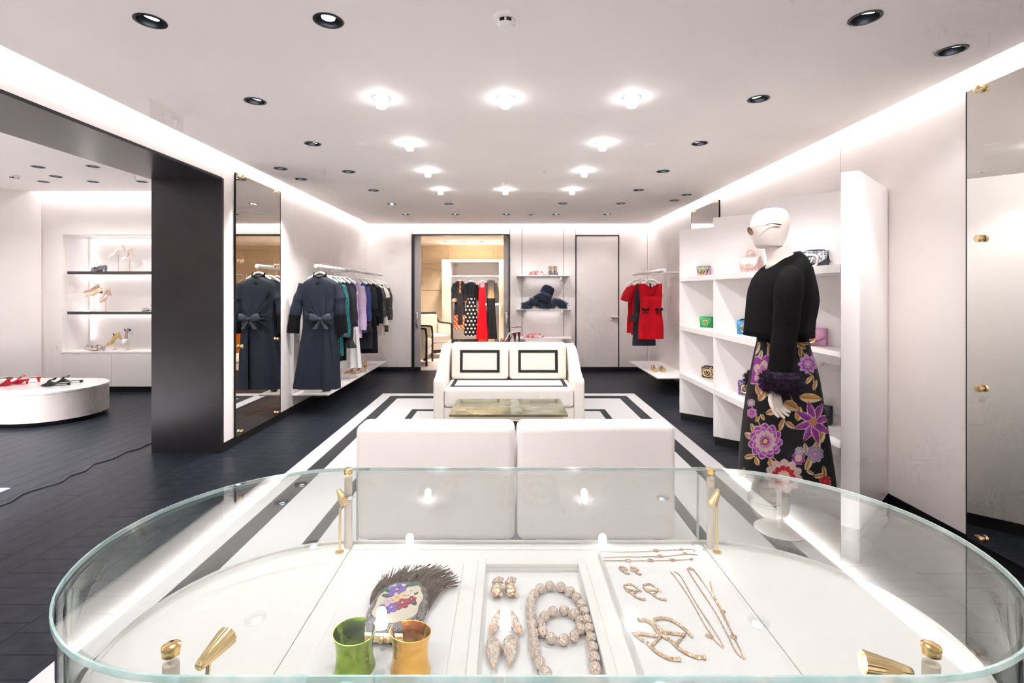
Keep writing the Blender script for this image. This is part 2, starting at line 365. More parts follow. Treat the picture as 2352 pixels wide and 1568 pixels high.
# wardrobe bay of pale doors round the dress rail
def kx(x, d): return (x-CX)*d/F
KD = 11.2
kb = thing('open_wardrobe', 'pale open wardrobe bay holding the evening gowns in the back room', 'wardrobe', (0, KD, 0))
CREAM = mat('cream_lacquer', (0.86, 0.79, 0.68), 0.4, noise=0.02)
x0, x1, x2, x3 = kx(1015, KD), kx(1033, KD), kx(1146, KD), kx(1166, KD)
ztop = H+(CY-600)*KD/F
MB().box(x0, x1, 0, 0.06, 0, ztop).build('door', CREAM, kb); MB().box(x2, x3, 0, 0.06, 0, ztop).build('door', CREAM, kb)
MB().box(x1-0.06, x1, 0.062, 0.81, 0, ztop).build('side_panel', WHITE, kb); MB().box(x2, x2+0.06, 0.062, 0.81, 0, ztop).build('side_panel', WHITE, kb)
MB().box(x1, x2, 0.75, 0.81, 0, ztop).build('back_panel', WHITE, kb); MB().box(x0, x3, 0, 0.81, ztop, ztop+0.04).build('top_panel', CREAM, kb)
for hx in (kx(1019, KD), kx(1151, KD)): MB().cbox((hx, -0.03, 0.93), (0.035, 0.05, 0.28)).build('handle', CREAM, kb, bevel=0.01)
area('wardrobe_fill_light', ((x1+x2)/2, KD+0.12, ztop-0.01), (-0.35, 0, 0), x2-x1-0.1, 0.05, 4.0)  # LED line added to brighten the bay, no lamp known there
rk = thing('dress_rail', 'thin white rail across the open wardrobe bay in the back room', 'clothes rail', (0, KD+0.35, H+(CY-634.5)*(KD+0.35)/F))
MB().tube([(x1, 0, 0), (x2, 0, 0)], 0.018, 12).build('rod', WHITE, rk, smooth=True)
# ---- sliding door leaves and frame of the doorway
fr = tag(MB().box(DX0-0.02, DX0+0.022, YB-0.008, YB+0.15, 0, DZ).build('trim_2', BLACK), 'thin black frame around the back room doorway', 'door frame', kind='structure')
MB().box(DX1-0.02, DX1+0.004, YB-0.008, YB+0.15, 0, DZ).build('jamb', BLACK, fr)
MB().box(DX0-0.02, DX1+0.004, YB-0.008, YB+0.15, DZ, DZ+0.018).build('lintel', BLACK, fr)
def handle(parent, x, y, z, s=1):
    h = MB(); h.cbox((x, y-0.008, z), (0.035, 0.016, 0.26)); o = h.build('handle', CHROME, parent, bevel=0.006)
    g = MB(); g.tube(smooth_path([(x, y-0.018, z+0.1), (x+0.012*s, y-0.05, z+0.05), (x-0.008*s, y-0.055, z-0.03), (x, y-0.018, z-0.1)], 5), [0.012]*16, 8); g.build('grip', CHROME, o, smooth=True)
for i, (a, b, hx) in enumerate(((DX0+0.024, DX0+0.125, bx(957)), (DX1-0.105, DX1-0.022, bx(1163)))):
    d_ = tag(MB().box(a, b, YB+0.03, YB+0.08, 0.07, DZ-0.004).build('door_%d' % (i+2), mat('door_grey', (0.42, 0.38, 0.365), 0.45, noise=0.03)),
             ('grey edge of the sliding door leaf beside the armchair', 'grey edge of the sliding door leaf beside the wall shelves')[i], 'door', kind='structure')
    MB().box(a, b, YB+0.03, YB+0.08, 0, 0.068).build('kick_plate', BLACK, d_)
    handle(d_, hx, YB+0.03, bz(735))
# flush door
d1 = tag(MB().box(EX0+0.016, EX1-0.016, YB-0.002, YB+0.02, 0.075, DZ-0.012).build('door_1', WALL), 'flush pink door with black outline beside the red dresses', 'door', kind='structure')
for q in ((EX0, EX0+0.012, 0, DZ), (EX1-0.012, EX1, 0, DZ), (EX0, EX1, DZ-0.01, DZ+0.002)):
    MB().box(q[0], q[1], YB-0.008, YB+0.02, q[2], q[3]).build('frame', BLACK, d1)
hb = MB(); hx, hz = bx(1411), bz(728)
hb.ell((hx-0.03, YB-0.05, hz), (0.035, 0.018, 0.028)); hb.ell((hx+0.03, YB-0.05, hz), (0.035, 0.018, 0.028)); hb.ell((hx, YB-0.05, hz), (0.018, 0.022, 0.02)); hb.box(hx-0.012, hx+0.012, YB-0.05, YB-0.002, hz-0.012, hz+0.012)
hb.build('handle', CHROME, d1, smooth=True)
# ---- mirrors
def mirror(side, y0, y1, label):
    x = side*2.40; t = thing('wall_mirror', label, 'mirror', (x-side*0.012, (y0+y1)/2, 0.072)); w = (y1-y0)/2
    MB().box(-0.004, 0.004, -w, w, 0, 2.315).build('glass', MIRROR, t)
    for s in (-1, 1): MB().box(-0.005, 0.006, s*w-(0.006 if s > 0 else 0), s*w+(0.006 if s < 0 else 0), 0, 2.315).build('edge', BLACK, t)
    m = Matrix.Rotation(-side*PI/2, 4, 'Y')
    for y in ((-w+0.085, w-0.085)):
        for z in (2.37, 1.617, 0.861, 0.104):
            k = MB(); k.lathe([(0.011, 0), (0.011, 0.008), (0.019, 0.009), (0.019, 0.022), (0.016, 0.024)], 20, (-side*0.004, y, z-0.072), m)
            k.build('standoff_knob', BRASS, t, smooth=True)
mirror(-1, 4.37, 5.237, 'tall wall mirror with brass knobs reflecting the black coat')
mirror(1, 1.36, 2.61, 'tall wall mirror with brass knobs beside the glass showcase')
mirror(1, 5.67, 6.54, 'tall wall mirror mostly hidden behind the handbag shelves')
# ---- downlights
LENS = mat('lamp_lens', (0.72, 0.82, 1.0), 0.3, emit=2.2, noise=0.1, emc=(0.75, 0.85, 1.0))
LENS.cycles.emission_sampling = 'NONE'
CUP = mat('lamp_cup', (0.012, 0.012, 0.013), 0.3, noise=0.1)
def downlight_meshes():
    ring = MB(); n = 28
    ring.lathe([(0.053, 0.0), (0.061, -0.001), (0.061, -0.003), (0.050, -0.004), (0.049, 0.0)], n, cap0=False, cap1=False)
    cup = MB(); cup.lathe([(0.0525, -0.002), (0.0525, 0.075), (0.001, 0.075)], n, cap0=False, cap1=True)
    a = ring.mesh('ring', True); a.materials.append(CUP); b = cup.mesh('cup', True); b.materials.append(CUP)
    le = MB(); le.lathe([(0.032, 0), (0.032, 0.012), (0.024, 0.014)], 20); c = le.mesh('lens', True); c.materials.append(LENS)
    return a, b, c
DM = downlight_meshes()
def downlight(p, label, group, aim, power, col=LW, ang=80):
    t = thing('downlight', label, 'ceiling light', p, group=group)
    link('ring', DM[0], t); link('cup', DM[1], t)
    le = link('lens', DM[2], t); le.location = (0, 0, 0.025)
    d = (Vector(aim)-Vector(p)).normalized(); le.rotation_euler = d.to_track_quat('-Z', 'Y').to_euler()
    le.location = Vector((0, 0, 0.010))-Vector((d.x, d.y, 0))*0.03; le.scale = (0.85, 0.85, 0.85)
    spot('downlight_beam', Vector(p)+Vector((0, 0, -0.006)), aim, power, ang, 0.7, 0.03, col)
names = ['nearest the exit sign, by the left wall', 'left of the smoke detector', 'above the mannequin, nearest the viewer', 'above the big right mirror',
 'second from the viewer along the left lamp line', 'second from the viewer along the right lamp line', 'third along the left lamp line', 'third along the right lamp line',
 'outermost above the tall left mirror', 'above the near end of the long rail', 'fourth along the left lamp line', 'fourth along the right lamp line',
 'fifth along the left lamp line', 'fifth along the right lamp line', 'outer one above the small right mirror', 'inner one above the small right mirror',
 'leftmost of the row of four before the end wall', 'second of the row of four before the end wall', 'third of the row of four before the end wall', 'rightmost of the row of four before the end wall',
 'first from left in the row nearest the end wall', 'second from left in the row nearest the end wall', 'middle one in the row nearest the end wall', 'fourth from left in the row nearest the end wall', 'rightmost in the row nearest the end wall']
for i, p in enumerate(DLP):
    lab = 'black rimmed downlight '+names[i] if i < len(names) else 'unseen black rimmed downlight outside the view'
    s = 1 if p.x > 0 else -1
    if abs(p.x) > 1.0: aim = (p.x+s*0.45, p.y+0.15, 0.6)
    else: aim = (p.x, p.y+0.35 if p.y > 7 else p.y, 0.0)
    if 20 <= i <= 24: aim = (p.x, YB, 0.9)
    if i == 16: aim = (-1.9, YB, 1.0)
    if i > 24: aim = (p.x, -2.95, 1.3)
    if i == len(DLP)-1: aim = (2.0, 2.95, 1.1)
    if i == 2: aim = (1.7, 2.9, 1.0)
    if i == 3: aim = (2.3, 2.95, 0.9)
    downlight(p, lab, 'main room downlights', aim, P_SPOT*((0.6 if i == 3 else 3.0 if i == 2 else 1.7 if i == 16 or i >= 20 else 4.4 if p.x < -1 else 1.6 if p.x > 1 else 6.5) if i < 25 else 8 if i < len(DLP)-1 else 2.4), ang=34 if i == len(DLP)-1 else 80)
ln = ['left one of the front pair', 'right one of the front pair', 'leftmost of the rear three', 'middle of the rear three', 'rightmost of the rear three']
for i, p in enumerate(DLL):
    downlight(p, 'black rimmed shoe room downlight, '+ln[i] if i < 5 else 'unseen black rimmed shoe room downlight added behind the portal', 'shoe room downlights',
              (p.x, p.y+(0.3 if p.y > 5 else 0), 0), P_SPOT*(70 if p.y < 4 else 1.6), ang=74 if p.y < 4 else 120)
bn = ['first', 'second', 'third', 'fourth']
for i, p in enumerate(DLB):
    downlight(p, 'small back room downlight, %s from the left' % bn[i] if i < 4 else 'small back room downlight hidden by the end wall', 'back room downlights',
              (p.x, p.y+0.3, 0), P_SPOT*6, (1.0, 0.86, 0.68), 110)
# ---- glowing glass cylinders
TUBE = mat('lit_glass_cylinder', (1, 1, 1), 0.3, emit=E_TUBE, emc=(0.96, 0.98, 1.0), noise=0.01)
RIM = mat('silver_rim', (0.7, 0.71, 0.73), 0.25, metal=0.8, noise=0.05)
tn = ['left of the front row of three', 'middle of the front row of three', 'right of the front row of three', 'left of the second row', 'right of the second row',
      'left of the third row', 'right of the third row', 'left of the rearmost row of three', 'middle of the rearmost row of three', 'right of the rearmost row of three']
ra = MB(); ra.lathe([(0.0445, 0.03), (0.0445, -0.002), (0.054, -0.003), (0.054, 0.0)], 28, cap0=False, cap1=False); ra = ra.mesh('rim', True); ra.materials.append(RIM)
rb = MB(); rb.lathe([(0.028, 0.03), (0.030, 0.026), (0.030, -0.05), (0.027, -0.056)], 20); rb = rb.mesh('glass_cylinder', True); rb.materials.append(TUBE)
for i, p in enumerate(TBP):
    t = thing('cylinder_light', 'glowing glass cylinder ceiling lamp, '+tn[i] if i < 10 else 'unseen glowing glass cylinder ceiling lamp added above the viewer', 'ceiling light', p, group='glowing cylinder lamps')
    link('rim', ra, t); link('glass_cylinder', rb, t)
    spot('cylinder_light_beam', p+Vector((0, 0, -0.062)), (p.x, p.y, 0), P_TUBE, 150, 1.0, 0.028)
# ---- ceiling fittings
def smoke(p, label, s=1.0):
    t = thing('smoke_detector', label, 'smoke detector', p); t.scale = (s, s, s); wm = mat('white_plastic', (0.86, 0.84, 0.84), 0.35, noise=0.02)
    MB().lathe([(0.05, 0), (0.05, -0.014), (0.044, -0.02)], 32).build('base', wm, t, smooth=True)
    MB().lathe([(0.036, -0.018), (0.036, -0.036), (0.03, -0.046), (0.012, -0.05)], 32).build('head', wm, t, smooth=True)
    for a in (-PI/2-0.4, -PI/2+0.4, 0.6, 2.5):
        MB().cbox((0, 0, 0), (0.02, 0.004, 0.012)).xf(Matrix.Translation((0.0355*math.cos(a), 0.0355*math.sin(a), -0.027)) @ Matrix.Rotation(a+PI/2, 4, 'Z')).build('slot', BLACK, t)
smoke(on_ceiling(1161, 38), 'white smoke detector nearest the viewer on the main ceiling')
smoke(on_ceiling(1220, 490), 'white smoke detector near the end wall', 0.9)
smoke(pz(33, 403, ZL), 'white smoke detector on the shoe room ceiling')
for (x, y, lab) in ((828, 331, 'flush round ceiling disc left of the cylinder lamps'), (1497, 330, 'flush round ceiling disc right of the cylinder lamps'),
                    (1250, 394, 'flush round sprinkler plate between the third row lamps'), (990, 492, 'flush round ceiling disc near the doorway'), (1161, 420, 'small sprinkler head before the rearmost lamps')):
    p = on_ceiling(x, y); r = 0.03 if y == 420 else 0.052
    t = thing('ceiling_disc', lab, 'ceiling fitting', p)
    MB().lathe([(r, 0), (r, -0.003), (r-0.003, -0.0045)], 28).build('plate', CEIL, t, smooth=True)
    if y in (394, 420): MB().lathe([(0.012, -0.004), (0.012, -0.012), (0.004, -0.016)], 14).build('nozzle', CHROME, t, smooth=True)
# exit sign of clear acrylic
es = thing('exit_sign', 'clear acrylic hanging sign with etched characters by the portal', 'sign', (-2.08, 3.05, ZC))
MB().box(-0.003, 0.003, -0.145, 0.145, -0.112, 0).build('plate', glass_mat('acrylic', (0.965, 0.955, 0.955), 0.04, 0.4), es)
etch = mat('etched_white', (0.9, 0.87, 0.86), 0.6, noise=0.05)
def sg(u, v):   # zoomed sign pixel -> plate
    k = (u-400)/(1400-400); top = 330+k*570; bot = 940+k*480; return (0.0035, -0.145+0.29*k, -0.112*(v-top)/(bot-top))
for st in ([(700,690),(650,890)], [(800,780),(765,905)], [(640,900),(790,965)], [(700,890),(700,1000)], [(860,830),(835,960),(900,1120)], [(930,860),(930,1110)],
           [(1090,890),(1030,950),(1105,1000)], [(1010,1022),(1080,1010),(1080,1175)], [(1140,1020),(1140,1190)], [(1185,1050),(1185,1110)]):
    MB().tube([sg(*q) for q in st], 0.0022, 6).build('character_stroke', etch, es)
MB().box(-0.004, 0.004, -0.135, 0.14, -0.114, -0.110).build('white_edge', etch, es)  # white strip along the lower edge of the plate
MB().box(-0.02, 0.02, -0.15, 0.15, -0.004, 0).build('mounting_rail', CEIL, es)
# ================================================================ FURNITURE
RUGW = mat('rug_white', (0.48, 0.467, 0.47), 0.95, noise=0.04, scale=120, bump=0.3, bscale=300)
RUGB = mat('rug_black', (0.022, 0.022, 0.025), 0.95, noise=0.2, scale=120, bump=0.3, bscale=300)
rug = thing('area_rug', 'large white rug with two black border stripes under the seating', 'rug', (0, 0, 0))
MB().box(-1.65, 1.65, -0.4, 6.58, 0.0005, 0.010).build('pile', RUGW, rug, bevel=0.003, seg=1)
def frame_stripe(x, w, y0, y1, wy):
    m = MB(); z0, z1 = 0.0102, 0.0118
    m.box(-x, -x+w, y0, y1, z0, z1); m.box(x-w, x, y0, y1, z0, z1); m.box(-x+w, x-w, y1-wy, y1, z0, z1); m.box(-x+w, x-w, y0, y0+wy, z0, z1); return m
frame_stripe(1.51, 0.115, -0.25, 6.415, 0.14).build('outer_stripe', RUGB, rug)
frame_stripe(1.095, 0.072, 0.25, 5.69, 0.085).build('inner_stripe', RUGB, rug)
tag(MB().box(-7.3, -3.40, -2.6, 3.42, 0.0005, 0.009).build('floor_mat', RUGW, bevel=0.002), 'corner of a white mat on the shoe room floor, unseen rest enlarged for bounce', 'mat')  # corner is real; the unseen rest is enlarged to bounce light upward
# ---- cord on the floor
cp = [pz(x, y, 0.004) for x, y in ((-60, 1190), (0, 1162), (25, 1152), (50, 1136), (70, 1128), (105, 1117), (140, 1107), (160, 1093), (178, 1087), (198, 1080), (215, 1066), (235, 1060), (265, 1051), (290, 1038), (320, 1030), (347, 1018))]
cp += [Vector((-3.02, 4.75, 0.004))]
tag(MB().tube(smooth_path(cp, 6), 0.0045, 6).build('power_cord', RUBBER, smooth=True), 'thin black cord snaking across the dark floor to the portal', 'cord')
# ---- near sofa: two upholstered chairs seen from behind
FAB = mat('white_upholstery', (0.84, 0.79, 0.775), 0.85, noise=0.03, scale=90, bump=0.12, bscale=500, sheen=0.2)
IVORY = mat('ivory_upholstery', (0.86, 0.815, 0.755), 0.85, noise=0.03, scale=60, bump=0.1, bscale=400, sheen=0.2)
BTAPE = mat('black_tape', (0.018, 0.016, 0.015), 0.8, noise=0.1, scale=100)
for i, (a, b, lab) in enumerate(((815, 1182.5, 'white upholstered lounge chair seen from behind, left of the pair'), (1187.5, 1554, 'white upholstered lounge chair seen from behind, right of the pair'))):
    d = 2.45; xa, xb = (a-CX)*d/F, (b-CX)*d/F; w = (xb-xa)/2
    t = thing('lounge_chair', lab, 'chair', ((xa+xb)/2, d, 0), group='white lounge chairs')
    MB().box(-w, w, 0, 0.165, 0.125, 0.692).build('backrest', FAB, t, bevel=0.035, seg=4)
    MB().box(-w+0.01, w-0.01, 0.14, 0.78, 0.14, 0.30).build('seat_base', FAB, t, bevel=0.02, seg=3)
    MB().box(-w+0.01, w-0.01, 0.16, 0.80, 0.302, 0.44).build('seat_cushion', FAB, t, bevel=0.04, seg=4)
    for lx_ in (-w+0.07, w-0.07):
        for ly in (0.06, 0.72): MB().lathe([(0.018, 0.012), (0.025, 0.14)], 12, (lx_, ly, 0)).build('leg', BLACK, t)
# ---- coffee table with marble top
MARB = mat('green_marble', (0.085, 0.082, 0.036), 0.12, c2=(0.21, 0.20, 0.11), scale=5, stretch=(1, 2.2, 1), bump=0.0)
nt = MARB.node_tree
ct = thing('coffee_table', 'low table with olive marble top between the sofas', 'coffee table', (0, 3.93, 0))
MB().box(-0.435, 0.435, -0.27, 0.27, 0.432, 0.450).build('table_top', MARB, ct, bevel=0.003, seg=1)
MB().box(0.02, 0.10, -0.27, 0.27, 0.4501, 0.4505).build('grey_band', mat('marble_grey', (0.13, 0.135, 0.085), 0.12, c2=(0.24, 0.24, 0.17), scale=8), ct)  # flat grey band laid across the table top
MB().box(-0.40, 0.40, -0.235, 0.235, 0.40, 0.4319).build('apron', CREAM, ct)
for x in (-0.36, 0.36):
    for y in (-0.21, 0.21): MB().lathe([(0.012, 0.0125), (0.026, 0.40)], 14, (x, y, 0)).build('leg', CREAM, ct, smooth=True)
# ---- facing love seat
so = thing('love_seat', 'ivory two seat sofa with black tape trim facing the table', 'sofa', (0.004, 4.79, 0))
SW = 0.725
def arm(s):
    prof = [(0.0, 0.10), (0.0, 0.49), (0.03, 0.512), (0.10, 0.52), (0.22, 0.56), (0.36, 0.64), (0.50, 0.72), (0.64, 0.765), (0.80, 0.775), (0.80, 0.10)]
    x0, x1 = (-SW, -SW+0.10) if s < 0 else (SW-0.10, SW)
    n = len(prof); m = MB()
    m.add([(x0, y, z) for y, z in prof]+[(x1, y, z) for y, z in prof], [tuple(range(n)), tuple(range(n, 2*n))[::-1]]+[(i, i+n, (i+1) % n+n, (i+1) % n) for i in range(n)])
    return m
for s in (-1, 1): arm(s).build('arm', IVORY, so, bevel=0.018, seg=3)
MB().box(-SW+0.10, SW-0.10, 0.60, 0.80, 0.10, 0.79).build('back_frame', IVORY, so, bevel=0.03, seg=3)
MB().box(-SW+0.10, SW-0.10, 0.02, 0.62, 0.10, 0.235).build('seat_base', IVORY, so, bevel=0.012)
def pillow(w, d, h, nx=20, ny=8, crown=0.02):
    m = MB(); m.box(-w/2, w/2, -d/2, d/2, -h/2, h/2); return m
sc_ = MB().box(-SW+0.104, SW-0.104, -0.01, 0.62, 0.24, 0.425).build('seat_cushion', IVORY, so, bevel=0.035, seg=4)
def tape_frame(parent, w, h, tw, M):
    for (a, b, c, d) in ((-w/2, w/2, h/2-tw, h/2), (-w/2, w/2, -h/2, -h/2+tw), (-w/2, -w/2+tw, -h/2+tw, h/2-tw), (w/2-tw, w/2, -h/2+tw, h/2-tw)):
        MB().box(a, b, -0.003, 0.003, c, d).xf(M).build('black_tape', BTAPE, parent)
tape_frame(sc_, 1.14, 0.40, 0.035, Matrix.Translation((0, 0.27, 0.427)) @ Matrix.Rotation(PI/2, 4, 'X'))
for s in (-1, 1):
    Mx = Matrix.Translation((s*0.305, 0.535, 0.60)) @ Matrix.Rotation(-0.16, 4, 'X')
    b = MB().box(-0.30, 0.30, -0.075, 0.075, -0.19, 0.185).xf(Mx).build('back_cushion', IVORY, so, bevel=0.045, seg=4)
    tape_frame(b, 0.415, 0.235, 0.028, Mx @ Matrix.Translation((0, -0.0765, 0.005)))
for x in (-SW+0.06, SW-0.06):
    for y in (0.06, 0.74): MB().lathe([(0.02, 0.012), (0.028, 0.10)], 12, (x, y, 0)).build('leg', BLACK, so)
# ---- console behind the love seat
cs = thing('console_table', 'bronze glass topped console behind the ivory sofa', 'table', (0.0, 5.95, 0))
MB().box(-0.72, 0.76, -0.27, 0.27, 0.742, 0.757).build('table_top', mat('bronze_glass', (0.10, 0.075, 0.03), 0.03, noise=0.05, spec=0.9, coat=1.0), cs)
MB().box(-0.70, 0.74, -0.25, 0.25, 0.69, 0.7419).build('apron', BLACK, cs)
for x in (-0.68, 0.72):
    for y in (-0.23, 0.23): MB().box(x-0.02, x+0.02, y-0.02, y+0.02, 0.0125, 0.69).build('leg', BLACK, cs)
# ---- oval podium
pod = thing('display_podium', 'low white oval podium carrying shoes in the shoe room', 'podium', (-4.89, 5.38, 0))
def oval(L, r, n=28):
    return [(r*math.cos(a), r*math.sin(a)) for a in np.linspace(-PI/2, PI/2, n)]+[(-L+r*math.cos(a), r*math.sin(a)) for a in np.linspace(PI/2, 3*PI/2, n)]
MB().prism(oval(1.6, 0.44), 0, 0.045).build('plinth', BLACK, pod)
MB().prism(oval(1.6, 0.47), 0.046, 0.322).build('drum', mat('podium_side', (0.84, 0.77, 0.735), 0.4, noise=0.02), pod, smooth=True)
MB().prism(oval(1.6, 0.472), 0.3222, 0.34).build('top_slab', mat('podium_top', (0.92, 0.90, 0.89), 0.08, noise=0.02), pod, smooth=True)
# ---- sawtooth handbag shelving
XS = 1.81; EDGE = [5.30, 4.425, 3.55, 2.73]
SHZ = (1.50, 0.99, 0.49)
for k in range(3):
    dk, dn = EDGE[k], EDGE[k+1]; t_ = (dk-dn)/2.007; ax, ay = XS+1.1*t_, dk-t_
    lab = ('far', 'middle', 'near')[k]
    u = thing('handbag_shelving', {0: 'far bay of white angled handbag shelving with the green bag', 1: 'middle bay of white angled handbag shelving with the blue bag', 2: 'near bay of white angled handbag shelving behind the mannequin'}[k],
              'shelving', (XS, dk, 0), group='angled handbag shelving bays')
    L = lambda p: (p[0]-XS, p[1]-dk)
    MB().prism([L(q) for q in ((XS, dk), (ax, ay), (ax+0.04, ay+0.02), (XS+0.04, dk+0.035))], 0.07, 2.0).build('back_panel', WHITE, u)
    if k < 2: MB().prism([L(q) for q in ((XS+0.012, dn+0.012), (XS+0.045, dn+0.045), (ax-0.002, ay-0.002), (ax-0.002, ay-0.045))], 0.07, 1.99).build('side_panel', WHITE, u)
    else:
        MB().prism([L(q) for q in ((XS, dn), (XS+0.075, dn-0.045), (2.396, 3.16), (2.396, 3.26))], 0.07, 2.0).build('end_panel', WHITE, u, bevel=0.006)
        MB().prism([L(q) for q in ((XS+0.012, dn), (XS+0.07, dn-0.03), (2.396, 3.17), (2.396, 3.25))], 0, 0.069).build('plinth', BLACK, u)
    for z in SHZ:
        MB().prism([L(q) for q in ((XS+0.004, dk-0.006), (ax-0.004, ay), (XS+0.004, dn+0.012))], z-0.046, z).build('shelf', WHITE, u)
    MB().prism([L(q) for q in ((XS+0.01, dk-0.008), (ax, ay-0.008), (ax+0.03, ay+0.01), (XS+0.03, dk+0.02))], 0, 0.069).build('plinth', BLACK, u)
# ---- clothes rails
def rail(x, y0, y1, z, side, label):
    t = thing('clothes_rail', label, 'clothes rail', (x, y0, z))
    MB().tube([(0, 0, 0), (0, y1-y0, 0)], 0.021, 16).build('rod', WHITE, t, smooth=True)
    for f in (0.5, 0.97):
        MB().tube([(0, (y1-y0)*f, 0), (side*(2.40-abs(x)), (y1-y0)*f, 0)], 0.012, 10).build('bracket', WHITE, t, smooth=True)
    return t
RX, RZ = -2.066, 1.6225
rail(RX, 5.37, 8.17, RZ, -1, 'long white clothes rail crowded with dark garments')
QX, QZ = 1.95, 1.615
rail(QX, 6.25, 7.80, QZ, 1, 'short white clothes rail with red dresses')
def ledge(x0, x1, y0, y1, z, label):
    t = thing('floating_shelf', label, 'shelf', ((x0+x1)/2, (y0+y1)/2, z-0.02))
    MB().box(-(x1-x0)/2, (x1-x0)/2, -(y1-y0)/2, (y1-y0)/2, 0, 0.02).build('board', WHITE, t, bevel=0.003, seg=1)
    return t
ledge(-2.398, -2.0, 5.55, 8.22, 0.21, 'low white floating shelf under the long clothes rail')
ledge(1.92, 2.398, 6.45, 8.0, 0.24, 'low white floating shelf under the red dresses')
# ---- wall shelves on the end wall
def wshelf(y, xa, xb, label):
    d = 8.12; z = H+(CY-y)*d/F; a, b = (xa-CX)*d/F, (xb-CX)*d/F
    t = thing('wall_shelf', label, 'shelf', ((a+b)/2, d, z-0.022), group='end wall shelves'); w = (b-a)/2
    MB().box(-w, w, 0, YB-d-0.002, 0, 0.022).build('board', WHITE, t, bevel=0.003, seg=1)
    for s in (-1, 1): MB().prism([(0, 0), (0.02, 0), (0.02, 0.28), (0, 0.28)], 0, 0.05).xf(Matrix.Translation((s*(w-0.14)-0.01, 0.046, -0.051))).build('bracket', WHITE, t)
    area('shelf_light', ((a+b)/2, YB-0.10, z-0.03), (0, 0, 0), 2*w-0.3, 0.03, 0.22)
    return z
Z1 = wshelf(631, 1187, 1312, 'upper white wall shelf with a red scarf and flowered shoes')
Z2 = wshelf(709, 1187, 1315, 'middle white wall shelf with the navy hat and boa')
Z3 = wshelf(776.5, 1187, 1315, 'lower white wall shelf just above the sofa back')
# ---- back room armchair pair
def armchair(loc, rz, label, pm=None):
    t = thing('armchair', label, 'armchair', loc, rz)
    YEL = mat('cane_panel', (0.80, 0.68, 0.45), 0.6, noise=0.08, scale=80, bump=0.2)
    MB().box(-0.32, 0.32, -0.36, 0.30, 0.16, 0.30).build('seat_base', IVORY, t, bevel=0.015)
    MB().box(-0.31, 0.31, -0.37, 0.24, 0.302, 0.46).build('seat_cushion', IVORY, t, bevel=0.04, seg=3)
    MB().box(-0.31, 0.31, 0.20, 0.36, 0.30, 0.86).build('back_cushion', IVORY, t, bevel=0.04, seg=3)
    for s in (-1, 1):
        p = MB(); x = s*0.345
        a = MB().box(x-0.02, x+0.02, -0.34, 0.34, 0.14, 0.66).build('side_panel', pm or YEL, t)
        MB().tube(smooth_path([(x, -0.37, 0.0), (x, -0.37, 0.4), (x, -0.36, 0.63), (x, -0.30, 0.68), (x, 0.2, 0.70), (x, 0.36, 0.84), (x, 0.38, 0.88)], 5), 0.019, 8).build('arm_frame', BLACK, t, smooth=True)
        MB().tube([(x, 0.37, 0), (x, 0.38, 0.88)], 0.019, 8).build('rear_post', BLACK, t, smooth=True)
    MB().tube([(-0.345, 0.38, 0.88), (0.345, 0.38, 0.88)], 0.024, 8).build('top_rail', BLACK, t, smooth=True)
    MB().box(-0.33, 0.33, -0.36, -0.31, 0.10, 0.158).build('front_rail', BLACK, t)
    return t
armchair((-1.66, 10.42, 0.004), 0.62, 'ivory armchair with black wooden frame standing in the back room', IVORY)
armchair((-1.84, 9.32, 0.004), PI*0.5, 'cane sided armchair just inside the doorway of the back room')
# ================================================================ GLASS SHOWCASE
VX0, VX1, VYC, VR = -0.342, 0.428, 0.831, 0.31
GT = 0.95; DZK = 0.789
def stadium(r, n=40, x0=VX0, x1=VX1, yc=VYC):
    return [(x1+r*math.cos(a), yc+r*math.sin(a)) for a in np.linspace(-PI/2, PI/2, n)]+[(x0+r*math.cos(a), yc+r*math.sin(a)) for a in np.linspace(PI/2, 3*PI/2, n)]
vt = thing('glass_showcase', 'oval glass jewellery showcase with cream deck and gold posts', 'showcase', (0, 0, 0))
LEATH = mat('cream_leather', (0.88, 0.86, 0.835), 0.55, noise=0.02, scale=60, bump=0.06, bscale=700)
PADW = mat('white_suede', (0.90, 0.875, 0.87), 0.8, noise=0.02, scale=80, bump=0.06, bscale=600)
MB().prism(stadium(0.26), 0.012, 0.70).build('body', mat('showcase_body', (0.86, 0.80, 0.77), 0.4, noise=0.02), vt, smooth=True)
MB().prism(stadium(0.285), 0.70, DZK-0.014).build('deck_box', LEATH, vt, smooth=True)
rim = MB(); o_, i_ = stadium(0.293), stadium(0.286); n = len(o_)
rim.loft([[(x, y, 0.70) for x, y in o_], [(x, y, DZK+0.004) for x, y in o_], [(x, y, DZK+0.004) for x, y in i_], [(x, y, DZK-0.013) for x, y in i_]], False, False)
rim.build('deck_rim', LEATH, vt, smooth=True)
